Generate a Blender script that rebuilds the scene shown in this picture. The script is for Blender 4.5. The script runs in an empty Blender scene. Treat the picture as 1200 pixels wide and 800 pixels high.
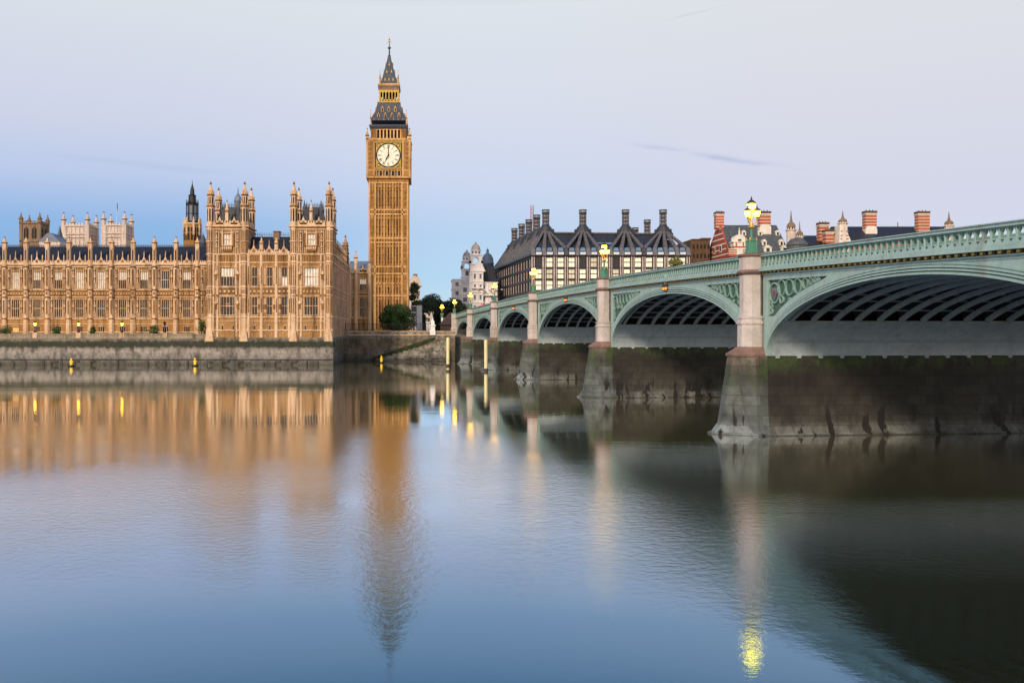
import bpy, bmesh, math, random
from mathutils import Vector, Matrix
random.seed(7)
R = math.radians
C = bpy.context.scene.collection
SC = bpy.context.scene

# ------------------------------------------------------------------ camera, sky, sun, exposure
F, CX, HY, HCAM = 1050.0, 500.0, 389.0, 7.8        # survey of the view: focal length, principal point, eye height
cam_d = bpy.data.cameras.new('camera'); cam = bpy.data.objects.new('camera', cam_d); C.objects.link(cam)
cam.location = (0, 0, HCAM); cam.rotation_euler = (R(90), 0, 0)
cam_d.sensor_width = 36; cam_d.lens = 36 * F / 1200
cam_d.shift_x = (600 - CX) / 1200; cam_d.shift_y = (HY - 400) / 1200
cam_d.clip_start = 0.2; cam_d.clip_end = 8000
SC.camera = cam

SUN_AZ = Vector((-0.55, -1.0, 0)); SUN_EL = R(29)
sd = SUN_AZ.normalized() * math.cos(SUN_EL) + Vector((0, 0, math.sin(SUN_EL)))
sun_d = bpy.data.lights.new('sun', 'SUN'); sun = bpy.data.objects.new('sun', sun_d); C.objects.link(sun)
sun.rotation_euler = sd.to_track_quat('Z', 'Y').to_euler()
sun_d.energy = 2.7; sun_d.angle = R(9); sun_d.color = (1.0, 0.80, 0.60)

def lin(r, g, b):
    f = lambda c: (c/255/12.92) if c/255 <= .04045 else ((c/255+.055)/1.055)**2.4
    return (f(r), f(g), f(b), 1)

world = bpy.data.worlds.new('World'); SC.world = world; world.use_nodes = True
def build_world():
    nt = world.node_tree; nt.nodes.clear(); N = nt.nodes.new; L = nt.links.new
    out = N('ShaderNodeOutputWorld')
    sky = N('ShaderNodeTexSky'); sky.sky_type = 'NISHITA'; sky.sun_disc = False
    sky.sun_elevation = SUN_EL; sky.sun_rotation = math.atan2(sd.x, sd.y)
    bg1 = N('ShaderNodeBackground'); bg1.inputs[1].default_value = 0.015; L(sky.outputs[0], bg1.inputs[0])
    tc = N('ShaderNodeTexCoord'); sep = N('ShaderNodeSeparateXYZ'); L(tc.outputs['Generated'], sep.inputs[0])
    def ramp(stops, src):
        r = N('ShaderNodeValToRGB'); r.color_ramp.interpolation = 'EASE' if len(stops) < 3 else 'LINEAR'
        e = r.color_ramp.elements
        while len(e) < len(stops): e.new(0.5)
        for i, (p, c) in enumerate(stops): e[i].position = p; e[i].color = c
        L(src, r.inputs[0]); return r.outputs[0]
    z = sep.outputs['Z']
    left = ramp([(0.0, lin(150,190,228)), (.075, lin(120,170,222)), (.115, lin(136,176,225)), (.165, lin(186,200,231)), (.22, lin(207,211,230)), (.34, lin(222,227,232)), (.5, lin(112,150,198)), (1, lin(60,96,150))], z)
    mid  = ramp([(0.0, lin(200,222,238)), (.06, lin(172,208,238)), (.11, lin(178,203,234)), (.165, lin(203,211,234)), (.24, lin(216,219,231)), (.34, lin(224,229,233)), (.5, lin(112,150,198)), (1, lin(60,96,150))], z)
    right = ramp([(0.0, lin(214,216,232)), (.08, lin(203,206,228)), (.14, lin(210,208,225)), (.22, lin(217,216,225)), (.34, lin(226,226,228)), (.5, lin(118,152,198)), (1, lin(60,96,150))], z)
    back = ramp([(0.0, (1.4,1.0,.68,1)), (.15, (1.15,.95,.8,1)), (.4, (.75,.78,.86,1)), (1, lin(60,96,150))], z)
    def mrange(src, a, b):
        m = N('ShaderNodeMapRange'); m.interpolation_type = 'SMOOTHSTEP'
        m.inputs[1].default_value = a; m.inputs[2].default_value = b; L(src, m.inputs[0]); return m.outputs[0]
    def mix(f, a, b):
        m = N('ShaderNodeMix'); m.data_type = 'RGBA'; L(f, m.inputs[0]); L(a, m.inputs[6]); L(b, m.inputs[7]); return m.outputs[2]
    c = mix(mrange(sep.outputs['X'], -.30, .06), left, mid)
    c = mix(mrange(sep.outputs['X'], .05, .42), c, right)
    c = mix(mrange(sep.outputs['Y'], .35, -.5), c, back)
    # thin streaks of cloud
    def streak(x0, x1, z0, slope, wid, amt, col, c, ns):
        def M(op, a, b=None, cc=None):
            m = N('ShaderNodeMath'); m.operation = op
            for i, q in enumerate((a, b, cc)):
                if q is None: continue
                if isinstance(q, (int, float)): m.inputs[i].default_value = q
                else: L(q, m.inputs[i])
            return m.outputs[0]
        nz = N('ShaderNodeTexNoise'); nz.inputs['Scale'].default_value = ns; nz.inputs['Detail'].default_value = 5
        mp = N('ShaderNodeMapping'); mp.inputs['Scale'].default_value = (1, 1, 5); L(tc.outputs['Generated'], mp.inputs[0]); L(mp.outputs[0], nz.inputs['Vector'])
        zz = M('ADD', z, M('MULTIPLY', M('SUBTRACT', nz.outputs[0], .5), wid*2.2))
        d = M('DIVIDE', M('SUBTRACT', zz, M('ADD', z0, M('MULTIPLY', M('SUBTRACT', sep.outputs['X'], x0), slope))), wid)
        g = M('POWER', 2.718, M('MULTIPLY', M('MULTIPLY', d, d), -1))
        w = M('MULTIPLY', mrange(sep.outputs['X'], x0, x0+(x1-x0)*.3), mrange(sep.outputs['X'], x1, x1-(x1-x0)*.5))
        br_ = mrange(nz.outputs[0], .25, .60)
        f = M('MULTIPLY', M('MULTIPLY', M('MULTIPLY', g, w), br_), amt)
        rgb = N('ShaderNodeRGB'); rgb.outputs[0].default_value = col
        return mix(f, c, rgb.outputs[0])
    c = streak(.205, .400, .2035, -.215, .0026, .62, lin(166,175,212), c, 13)
    c = streak(.24, .31, .318, .14, .0012, .45, lin(196,198,212), c, 12)
    c = streak(-.40, -.17, .181, -.06, .0032, .40, lin(178,186,216), c, 7)
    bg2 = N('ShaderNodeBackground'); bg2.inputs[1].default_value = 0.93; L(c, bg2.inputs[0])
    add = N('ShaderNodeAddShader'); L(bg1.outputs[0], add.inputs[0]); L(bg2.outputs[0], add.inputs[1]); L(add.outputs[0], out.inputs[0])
build_world()
SC.view_settings.view_transform = 'Standard'; SC.view_settings.look = 'None'
SC.view_settings.exposure = 0.0; SC.view_settings.gamma = 1.0; SC.view_settings.use_curve_mapping = False
SC.render.engine = 'CYCLES'; SC.cycles.max_bounces = 6; SC.cycles.diffuse_bounces = 3; SC.cycles.glossy_bounces = 3

# ------------------------------------------------------------------ materials
def nodes_of(name):
    m = bpy.data.materials.new(name); m.use_nodes = True
    nt = m.node_tree; b = nt.nodes['Principled BSDF']
    return m, nt, b, nt.nodes.new, nt.links.new
def coord(N, L, scale=(1, 1, 1)):
    g = N('ShaderNodeNewGeometry'); mp = N('ShaderNodeMapping'); mp.inputs['Scale'].default_value = scale
    L(g.outputs['Position'], mp.inputs[0]); return mp.outputs[0]
def noise(N, L, scale, detail=4, stretch=(1, 1, 1), rough=.55):
    n = N('ShaderNodeTexNoise'); n.inputs['Scale'].default_value = scale; n.inputs['Detail'].default_value = detail
    n.inputs['Roughness'].default_value = rough; L(coord(N, L, stretch), n.inputs['Vector']); return n.outputs[0]
def mapr(N, L, src, a, b, c=0, d=1):
    m = N('ShaderNodeMapRange'); L(src, m.inputs[0])
    for i, q in enumerate((a, b, c, d)): m.inputs[i+1].default_value = q
    return m.outputs[0]
def mixc(N, L, f, a, b, blend='MIX'):
    m = N('ShaderNodeMix'); m.data_type = 'RGBA'; m.blend_type = blend
    for i, q in ((0, f), (6, a), (7, b)):
        if isinstance(q, (int, float)): m.inputs[i].default_value = q
        elif isinstance(q, tuple): m.inputs[i].default_value = q if len(q) == 4 else (*q, 1)
        else: L(q, m.inputs[i])
    return m.outputs[2]
def bump(N, L, b, h, strength, dist=.05):
    u = N('ShaderNodeBump'); u.inputs['Strength'].default_value = strength; u.inputs['Distance'].default_value = dist
    L(h, u.inputs['Height']); L(u.outputs[0], b.inputs['Normal'])
def wallvec(N, L):
    g = N('ShaderNodeNewGeometry'); s = N('ShaderNodeSeparateXYZ'); L(g.outputs['Position'], s.inputs[0])
    a = N('ShaderNodeMath'); a.operation = 'ADD'; L(s.outputs[0], a.inputs[0]); L(s.outputs[1], a.inputs[1])
    c = N('ShaderNodeCombineXYZ'); L(a.outputs[0], c.inputs[0]); L(s.outputs[2], c.inputs[1]); return c.outputs[0]
def brick(N, L, w, h, mortar=.02, c2=.78):
    t = N('ShaderNodeTexBrick'); L(wallvec(N, L), t.inputs['Vector']); t.inputs['Scale'].default_value = 1
    t.inputs['Brick Width'].default_value = w; t.inputs['Row Height'].default_value = h; t.inputs['Mortar Size'].default_value = mortar
    t.inputs['Color1'].default_value = (1, 1, 1, 1); t.inputs['Color2'].default_value = (c2, c2, c2, 1); t.inputs['Mortar'].default_value = (.5, .5, .5, 1)
    return t.outputs[0]
def plain(name, col, rough=.6, metal=0, var=.25, scale=.8, emis=None, es=0, bumpy=0, spec=.4):
    m, nt, b, N, L = nodes_of(name)
    n = noise(N, L, scale, 5)
    c2 = tuple(q*(1-var) for q in col[:3]); c1 = tuple(min(1, q*(1+var*.6)) for q in col[:3])
    L(mixc(N, L, mapr(N, L, n, .3, .7), c2, c1), b.inputs['Base Color'])
    b.inputs['Roughness'].default_value = rough; b.inputs['Metallic'].default_value = metal; b.inputs['Specular IOR Level'].default_value = spec
    if bumpy: bump(N, L, b, noise(N, L, scale*6, 4), bumpy)
    if emis: b.inputs['Emission Color'].default_value = (*emis[:3], 1); b.inputs['Emission Strength'].default_value = es
    return m
def stone(name, c1, c2, soot, soot_amt=.55, bw=1.1, bh=.42, streak=(1.1, 1.1, .10), grime=.6):
    m, nt, b, N, L = nodes_of(name)
    c = mixc(N, L, mapr(N, L, noise(N, L, .16, 4), .35, .65), c1, c2)
    c = mixc(N, L, mapr(N, L, noise(N, L, 1.5, 6, rough=.7), .42, .70, 0, grime), c, tuple(q*.45 for q in c1))
    c = mixc(N, L, mapr(N, L, noise(N, L, .9, 5, streak), .50, .74, 0, soot_amt), c, soot)
    if bw: c = mixc(N, L, .55, c, brick(N, L, bw, bh), 'MULTIPLY')
    L(c, b.inputs['Base Color']); b.inputs['Roughness'].default_value = .85; b.inputs['Specular IOR Level'].default_value = .25
    bump(N, L, b, noise(N, L, 2.2, 6), .5, .12)
    return m

M = {}
M['gold_stone'] = stone('gold_stone', (.56,.315,.115), (.40,.205,.07), (.11,.055,.024), .98)
M['shaded_carving'] = stone('shaded_carving', (.24,.115,.036), (.36,.18,.058), (.055,.028,.014), .9, 0)  # dark tone carries the shade of the recesses
M['light_trim'] = stone('light_trim', (.88,.63,.41), (.70,.45,.25), (.19,.10,.05), .9, 0)  # pale tone carries the highlights on buttresses and trims
M['tower_stone'] = stone('tower_stone', (.54,.295,.10), (.40,.20,.06), (.12,.06,.022), .9)
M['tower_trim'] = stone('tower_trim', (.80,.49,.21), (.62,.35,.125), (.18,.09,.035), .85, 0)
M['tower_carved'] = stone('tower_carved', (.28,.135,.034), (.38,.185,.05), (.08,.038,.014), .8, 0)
M['side_stone'] = stone('side_stone', (.60,.40,.27), (.52,.33,.20), (.22,.13,.08), .7)
M['white_stone'] = stone('white_stone', (.84,.72,.63), (.74,.62,.53), (.36,.27,.22), .7, 1.4, .6, grime=.5)
M['portland'] = stone('portland', (.95,.91,.88), (.92,.86,.83), (.60,.52,.49), .25, 0, grime=.08)
M['brown_stone'] = stone('brown_stone', (.34,.23,.15), (.27,.18,.11), (.12,.08,.05), .6)
M['slate'] = plain('slate', (.024,.028,.042), .45, var=.35, scale=1.2, bumpy=.3)
M['slate_light'] = plain('slate_light', (.095,.11,.115), .5, var=.35, scale=.9, bumpy=.3)
M['iron_roof'] = plain('iron_roof', (.062,.078,.108), .5, var=.35, scale=1.0, bumpy=.3)
M['gilt'] = plain('gilt', (.58,.39,.085), .35, .45, var=.3, scale=2)
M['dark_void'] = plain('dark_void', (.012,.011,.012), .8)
M['glass'] = plain('glass', (.018,.022,.028), .12, var=.5, scale=.7, spec=.6)
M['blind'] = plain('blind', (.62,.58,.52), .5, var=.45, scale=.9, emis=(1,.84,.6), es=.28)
M['warm_lit'] = plain('warm_lit', (.6,.4,.2), .5, emis=(1,.55,.12), es=.9)
M['office_lit'] = plain('office_lit', (.7,.65,.5), .4, var=.3, scale=.5, emis=(1,.86,.55), es=.70)
M['office_dim'] = plain('office_dim', (.5,.45,.36), .4, var=.4, scale=.4, emis=(1,.80,.48), es=.38)
M['sky_glass'] = plain('sky_glass', (.12,.25,.42), .12, var=.4, scale=.4, spec=.7)  # blue in the base colour stands in for reflected sky
M['dial'] = plain('dial', (.80,.72,.58), .5, var=.08, emis=(1,.86,.62), es=.30)
M['black'] = plain('black', (.014,.013,.013), .5)
M['iron'] = plain('iron', (.022,.022,.024), .5, .3)
M['lead'] = plain('lead', (.16,.20,.28), .45, var=.25)
M['grey_metal'] = plain('grey_metal', (.3,.31,.33), .4, .4)
M['bronze'] = plain('bronze', (.050,.056,.068), .5, .25, var=.4, scale=.8, bumpy=.3)
M['bronze_rib'] = plain('bronze_rib', (.17,.162,.172), .55, .1, var=.35, scale=1.0)
M['pink_fin'] = plain('pink_fin', (.66,.53,.48), .7, var=.25, scale=.6)
M['red_brick'] = plain('red_brick', (.40,.085,.055), .85, var=.35, scale=2.0, bumpy=.3)
M['orange_brick'] = plain('orange_brick', (.46,.13,.06), .85, var=.35, scale=2.0, bumpy=.3)
M['cream'] = plain('cream', (.80,.74,.64), .7, var=.15)
M['brown_brick'] = plain('brown_brick', (.13,.078,.042), .9, var=.4, scale=.9, bumpy=.4)
M['bark'] = plain('bark', (.06,.045,.03), .9, var=.4, scale=3)
M['yellow'] = plain('yellow', (.85,.50,.02), .5, var=.1, emis=(1,.6,.02), es=.35)
M['pole_yellow'] = plain('pole_yellow', (.82,.74,.36), .5, var=.15, scale=1.5)
M['white_paint'] = plain('white_paint', (.68,.71,.78), .6, var=.1)
M['red_lamp'] = plain('red_lamp', (.7,.02,.03), .4, emis=(1,.02,.04), es=2.0)
M['amber_lamp'] = plain('amber_lamp', (.8,.4,.05), .4, emis=(1,.17,.012), es=1.5)
M['lamp_glass'] = plain('lamp_glass', (.9,.7,.3), .3, var=.05, emis=(1,.54,.032), es=16)
M['terrace_glow'] = plain('terrace_glow', (.9,.6,.15), .3, var=.05, emis=(1,.50,.03), es=20.0)
M['asphalt'] = plain('asphalt', (.05,.05,.052), .9, var=.3, scale=2)
M['paving'] = plain('paving', (.22,.20,.17), .9, var=.3, scale=1)
M['dark_cloth'] = plain('dark_cloth', (.075,.055,.055), .8, var=.3, scale=1.5)
M['timber'] = plain('timber', (.10,.085,.065), .9, var=.5, scale=2, bumpy=.5)

def bridge_paint(name, col, rust=.35):
    m, nt, b, N, L = nodes_of(name)
    c = mixc(N, L, mapr(N, L, noise(N, L, .35, 4), .3, .7), tuple(q*.88 for q in col), col)
    c = mixc(N, L, mapr(N, L, noise(N, L, .8, 5, (1.6, 1.6, .10)), .57, .74, 0, rust), c, (.30,.24,.16))
    c = mixc(N, L, mapr(N, L, noise(N, L, 2.5, 6, rough=.7), .46, .75, 0, .5), c, tuple(q*.5 for q in col))
    c = mixc(N, L, mapr(N, L, noise(N, L, 1.3, 5, (1, 1, .12)), .50, .72, 0, .4), c, tuple(q*.45 for q in col))
    L(c, b.inputs['Base Color']); b.inputs['Roughness'].default_value = .5
    bump(N, L, b, noise(N, L, 1.2, 4), .25, .05)
    return m
M['green'] = bridge_paint('bridge_green', (.39,.55,.51), .6)
M['green_mid'] = bridge_paint('bridge_green_mid', (.20,.37,.30))
M['tracery_green'] = bridge_paint('tracery_green', (.27,.44,.38))
M['green_dark'] = bridge_paint('bridge_green_dark', (.055,.13,.095))
M['lamp_green'] = bridge_paint('lamp_green', (.07,.27,.18), .1)
M['soffit'] = bridge_paint('soffit_plate', (.43,.51,.53), .45)
M['rib_paint'] = bridge_paint('rib_paint', (.36,.43,.44), .4)
M['beam_paint'] = bridge_paint('beam_paint', (.25,.29,.30), .4)
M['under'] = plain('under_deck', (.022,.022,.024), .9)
M['column_stone'] = stone('column_stone', (.66,.585,.54), (.54,.465,.42), (.22,.17,.135), .85, 0, grime=.45)
M['cap_stone'] = stone('cap_stone', (.30,.19,.16), (.24,.15,.12), (.10,.07,.05), .7, 0)

def zstain(name, stops, moss_z, bw=1.6, bh=.75, streaks=0.0, moss=(.045,.075,.02), moss_cut=(.5,.62), zn=1.2, bmix=.92, nsc=.30):
    """masonry whose colour follows the tide marks on it"""
    m, nt, b, N, L = nodes_of(name)
    g = N('ShaderNodeNewGeometry'); s = N('ShaderNodeSeparateXYZ'); L(g.outputs['Position'], s.inputs[0])
    n1 = noise(N, L, nsc, 5, (1, 1, .5), .65)
    a = N('ShaderNodeMath'); a.operation = 'MULTIPLY_ADD'; L(n1, a.inputs[0]); a.inputs[1].default_value = zn; L(s.outputs[2], a.inputs[2])
    zz = mapr(N, L, a.outputs[0], zn*.5 - 1, zn*.5 + 9)
    r = N('ShaderNodeValToRGB'); e = r.color_ramp.elements
    while len(e) < len(stops): e.new(.5)
    for i, (p, c) in enumerate(stops): e[i].position = (p+1)/10; e[i].color = (*c, 1)
    L(zz, r.inputs[0]); c = r.outputs[0]
    c = mixc(N, L, mapr(N, L, noise(N, L, 1.3, 6, rough=.7), .4, .75, 0, .6), c, (.04,.036,.03))
    c = mixc(N, L, mapr(N, L, noise(N, L, .55, 5, (1, 1, .5), .65), .46, .66, 0, .75), c, (.022,.02,.016))
    if bw: c = mixc(N, L, bmix, c, brick(N, L, bw, bh, .035, .55), 'MULTIPLY')
    mz = N('ShaderNodeMath'); mz.operation = 'MULTIPLY'
    L(mapr(N, L, noise(N, L, .8, 7, (1, 1, .7), .7), *moss_cut), mz.inputs[0])
    up = mapr(N, L, s.outputs[2], moss_z[0], moss_z[0]+.7); dn = mapr(N, L, s.outputs[2], moss_z[1]+.4, moss_z[1])
    k = N('ShaderNodeMath'); k.operation = 'MULTIPLY'; L(up, k.inputs[0]); L(dn, k.inputs[1]); L(k.outputs[0], mz.inputs[1])
    c = mixc(N, L, mz.outputs[0], c, moss)
    if streaks:
        st = mapr(N, L, noise(N, L, .62, 3, (1.5, 1.5, .45)), .57, .60)
        hi = mapr(N, L, s.outputs[2], 2.7, 1.6)
        q = N('ShaderNodeMath'); q.operation = 'MULTIPLY'; L(st, q.inputs[0]); L(hi, q.inputs[1])
        c = mixc(N, L, q.outputs[0], c, (.012,.011,.010))
    L(c, b.inputs['Base Color']); b.inputs['Roughness'].default_value = .75
    bump(N, L, b, noise(N, L, 1.8, 6), .6, .12)
    return m
M['pier_stone'] = zstain('pier_stone', [(0,(.18,.18,.15)), (.15,(.27,.32,.33)), (.8,(.24,.285,.285)), (1.2,(.155,.185,.175)), (3.6,(.13,.15,.13)), (4.6,(.085,.09,.062)), (6,(.25,.19,.155))], (3.4, 6.0), streaks=1, moss_cut=(.47,.58))
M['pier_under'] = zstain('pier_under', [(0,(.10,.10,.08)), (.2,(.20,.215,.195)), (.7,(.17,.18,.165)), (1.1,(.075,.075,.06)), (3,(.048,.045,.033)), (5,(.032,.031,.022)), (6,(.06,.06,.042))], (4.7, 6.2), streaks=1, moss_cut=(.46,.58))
M['terrace_stone'] = zstain('terrace_stone', [(0,(.10,.09,.07)), (.7,(.16,.145,.12)), (1.3,(.27,.25,.22)), (3.3,(.46,.40,.34)), (4.0,(.30,.25,.20)), (4.4,(.04,.045,.02)), (5.4,(.05,.052,.028)), (5.8,(.22,.185,.135)), (7.2,(.46,.38,.28)), (8,(.48,.4,.3))], (3.9, 5.4), 2.4, 0.9, bmix=.3, moss=(.02,.027,.010), moss_cut=(.40,.52), zn=2.6, nsc=.75)
M['terrace_trim'] = stone('terrace_trim', (.46,.385,.28), (.36,.30,.21), (.10,.09,.05), .8, 1.2, .4)
M['river_wall_stone'] = zstain('river_wall_stone', [(0,(.08,.07,.05)), (1.0,(.17,.14,.11)), (2.2,(.27,.22,.17)), (4.2,(.30,.21,.14)), (5.4,(.26,.20,.13)), (6.4,(.36,.30,.22)), (7.4,(.50,.43,.35)), (8,(.5,.43,.35))], (3.2, 5.8), 1.8, .7)
M['step_stone'] = zstain('step_stone', [(0,(.08,.07,.055)), (.8,(.26,.24,.20)), (2,(.50,.45,.37)), (6,(.46,.41,.33)), (8,(.46,.41,.33))], (2.0, 6.0), 1.5, .7)
M['moss'] = plain('moss', (.035,.05,.018), .95, var=.5, scale=1.5, bumpy=.6)

def leaf_mat(name, c1, c2):
    m, nt, b, N, L = nodes_of(name)
    g = N('ShaderNodeNewGeometry')
    c = mixc(N, L, g.outputs['Random Per Island'], c1, c2)
    c = mixc(N, L, mapr(N, L, noise(N, L, .35, 3), .4, .65, 0, .7), c, tuple(q*.5 for q in c1))
    L(c, b.inputs['Base Color']); b.inputs['Roughness'].default_value = .6; b.inputs['Specular IOR Level'].default_value = .3
    return m
M['leaf_dark'] = leaf_mat('leaf_dark', (.024,.060,.013), (.09,.17,.035))
M['leaf_far'] = leaf_mat('leaf_far', (.032,.055,.024), (.075,.11,.05))
M['leaf_gold'] = leaf_mat('leaf_gold', (.12,.15,.03), (.24,.24,.05))

def water_mat():
    m, nt, b, N, L = nodes_of('river_water')
    b.inputs['Base Color'].default_value = (.015,.0155,.004,1); b.inputs['Specular IOR Level'].default_value = 0; b.inputs['Roughness'].default_value = .6
    n1 = noise(N, L, 2.9, 5, (.95, .9, 1), .66); n2 = noise(N, L, .16, 2, (.6, 1.5, 1)); n3 = noise(N, L, .6, 2, (.8, 1.2, 1))
    calm = mapr(N, L, noise(N, L, .045, 3, (1, .6, 1)), .36, .60, .30, 1.5)
    gp = N('ShaderNodeNewGeometry'); sp = N('ShaderNodeSeparateXYZ'); L(gp.outputs['Position'], sp.inputs[0])      # a breeze ruffles a band across the middle of the river
    def mul(p, q):
        m_ = N('ShaderNodeMath'); m_.operation = 'MULTIPLY'; L(p, m_.inputs[0]); L(q, m_.inputs[1]); return m_.outputs[0]
    band = mul(mapr(N, L, sp.outputs[1], 21, 29, .12, 1), mapr(N, L, sp.outputs[1], 80, 42, .10, 1))
    band = mul(band, mapr(N, L, sp.outputs[0], 15, 2, .42, 1))
    calm = mul(calm, mapr(N, L, band, 0, 1, 0.05, 1.35))
    k = N('ShaderNodeMath'); k.operation = 'MULTIPLY'; L(n1, k.inputs[0]); L(calm, k.inputs[1])
    a = N('ShaderNodeMath'); a.operation = 'MULTIPLY_ADD'; L(n2, a.inputs[0]); a.inputs[1].default_value = .7; L(k.outputs[0], a.inputs[2])
    a2 = N('ShaderNodeMath'); a2.operation = 'MULTIPLY_ADD'; L(n3, a2.inputs[0]); a2.inputs[1].default_value = .25; L(a.outputs[0], a2.inputs[2])
    u = N('ShaderNodeBump'); u.inputs['Strength'].default_value = 1.0; u.inputs['Distance'].default_value = .014; L(a2.outputs[0], u.inputs['Height'])
    L(u.outputs[0], b.inputs['Normal'])
    g = N('ShaderNodeBsdfGlossy'); g.inputs['Roughness'].default_value = .022; L(u.outputs[0], g.inputs['Normal'])
    lw = N('ShaderNodeLayerWeight'); lw.inputs['Blend'].default_value = .5           # reflectance by angle, still silty water
    r = N('ShaderNodeValToRGB'); e = r.color_ramp.elements
    stops = [(.0,(.02,.03,.05)), (.45,(.05,.09,.14)), (.60,(.05,.15,.29)), (.70,(.22,.35,.52)), (.77,(.50,.58,.70)), (.83,(.80,.82,.86)), (.90,(.94,.94,.95)), (1,(.96,.96,.96))]
    while len(e) < len(stops): e.new(.5)
    for i, (p, c) in enumerate(stops): e[i].position = p; e[i].color = (*c, 1)
    L(lw.outputs['Facing'], r.inputs[0]); L(r.outputs[0], g.inputs['Color'])
    ad = N('ShaderNodeAddShader'); L(b.outputs[0], ad.inputs[0]); L(g.outputs[0], ad.inputs[1])
    L(ad.outputs[0], nt.nodes['Material Output'].inputs[0])
    return m
M['water'] = water_mat()

# ------------------------------------------------------------------ mesh helpers
class MB:
    def __init__(s, ox=0, oy=0, ang=0):
        s.v = []; s.f = []; s.m = []; s.mats = []; s.smooth = set()
        s.set(ox, oy, ang)
    def set(s, ox=0, oy=0, ang=0):
        s.ox, s.oy, s.c, s.s = ox, oy, math.cos(ang), math.sin(ang); return s
    def add(s, verts, faces, mat, smooth=False):
        k = len(s.v)
        s.v += [(s.ox + u*s.c - v*s.s, s.oy + u*s.s + v*s.c, z) for u, v, z in verts]
        if mat not in s.mats: s.mats.append(mat)
        i = s.mats.index(mat)
        for f in faces:
            if smooth: s.smooth.add(len(s.f))
            s.f.append(tuple(k+q for q in f)); s.m.append(i)
        return s
    def box(s, x0, x1, y0, y1, z0, z1, mat):
        return s.add([(x0,y0,z0),(x1,y0,z0),(x1,y1,z0),(x0,y1,z0),(x0,y0,z1),(x1,y0,z1),(x1,y1,z1),(x0,y1,z1)],
              [(0,3,2,1),(4,5,6,7),(0,1,5,4),(1,2,6,5),(2,3,7,6),(3,0,4,7)], mat)
    def loft(s, rings, mat, smooth=False, cap=True):
        n = len(rings[0]); v = [p for r in rings for p in r]; f = []
        for k in range(len(rings)-1):
            for i in range(n):
                j = (i+1) % n; f.append((k*n+i, k*n+j, (k+1)*n+j, (k+1)*n+i))
        s.add(v, f, mat, smooth)
        if cap:
            s.add(rings[0], [tuple(range(n))[::-1]], mat); s.add(rings[-1], [tuple(range(n))], mat)
        return s
    def lathe(s, cx, cy, prof, n, mat, rot=0, smooth=False, sq=1.0):
        rings = [[(cx + max(r,.003)*math.cos(rot+2*math.pi*i/n), cy + sq*max(r,.003)*math.sin(rot+2*math.pi*i/n), z) for i in range(n)] for r, z in prof]
        return s.loft(rings, mat, smooth)
    def sq(s, cx, cy, prof, mat):          # square plan, prof = (half width, z)
        return s.lathe(cx, cy, [(h*math.sqrt(2), z) for h, z in prof], 4, mat, math.pi/4)
    def octo(s, cx, cy, prof, mat):
        return s.lathe(cx, cy, [(h/math.cos(math.pi/8), z) for h, z in prof], 8, mat, math.pi/8)
    def polyx(s, poly, y0, y1, mat):        # polygon in (x,z) given depth
        n = len(poly); v = [(x,y0,z) for x,z in poly] + [(x,y1,z) for x,z in poly]
        return s.add(v, [tuple(range(n)), tuple(range(2*n-1, n-1, -1))] + [(i, i+n, (i+1)%n+n, (i+1)%n) for i in range(n)], mat)
    def polyy(s, poly, x0, x1, mat):
        n = len(poly); v = [(x0,y,z) for y,z in poly] + [(x1,y,z) for y,z in poly]
        return s.add(v, [tuple(range(n)), tuple(range(2*n-1, n-1, -1))] + [(i, i+n, (i+1)%n+n, (i+1)%n) for i in range(n)], mat)
    def plate(s, xs, lo, hi, y0, y1, mat):  # solid between two height curves
        for i in range(len(xs)-1):
            if abs(xs[i+1]-xs[i]) < 1e-6: continue
            if hi[i]-lo[i] < .004 and hi[i+1]-lo[i+1] < .004: continue
            s.add([(xs[i],y0,lo[i]),(xs[i+1],y0,lo[i+1]),(xs[i+1],y0,hi[i+1]),(xs[i],y0,hi[i]),
                   (xs[i],y1,lo[i]),(xs[i+1],y1,lo[i+1]),(xs[i+1],y1,hi[i+1]),(xs[i],y1,hi[i])],
                  [(0,1,2,3),(7,6,5,4),(0,4,5,1),(3,2,6,7)], mat)
        return s
    def sweep(s, outer, inner, y0, y1, mat):  # band between two polylines in (x,z)
        n = len(outer)
        v = [(x,y0,z) for x,z in outer]+[(x,y0,z) for x,z in inner]+[(x,y1,z) for x,z in outer]+[(x,y1,z) for x,z in inner]
        f = []
        for i in range(n-1):
            f += [(i,i+1,n+i+1,n+i), (2*n+i,3*n+i,3*n+i+1,2*n+i+1), (i,2*n+i,2*n+i+1,i+1), (n+i,n+i+1,3*n+i+1,3*n+i)]
        f += [(0,n,3*n,2*n), (n-1,3*n-1,4*n-1,2*n-1)]
        return s.add(v, f, mat)
    def ring(s, cx, cz, r, w, y0, y1, mat, n=16):
        a = [(cx+r*math.cos(2*math.pi*i/n), cz+r*math.sin(2*math.pi*i/n)) for i in range(n+1)]
        b = [(cx+(r-w)*math.cos(2*math.pi*i/n), cz+(r-w)*math.sin(2*math.pi*i/n)) for i in range(n+1)]
        return s.sweep(a, b, y0, y1, mat)
    def tube(s, pts, rad, n, mat):
        rings = []
        for i, p in enumerate(pts):
            p = Vector(p); d = (Vector(pts[min(i+1,len(pts)-1)]) - Vector(pts[max(i-1,0)])).normalized()
            a = d.orthogonal().normalized() if abs(d.z) < .99 else Vector((1,0,0)); b = d.cross(a)
            r = rad[i] if isinstance(rad, (list, tuple)) else rad
            rings.append([tuple(p + (a*math.cos(2*math.pi*k/n)+b*math.sin(2*math.pi*k/n))*r) for k in range(n)])
        return s.loft(rings, mat, True)
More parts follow.
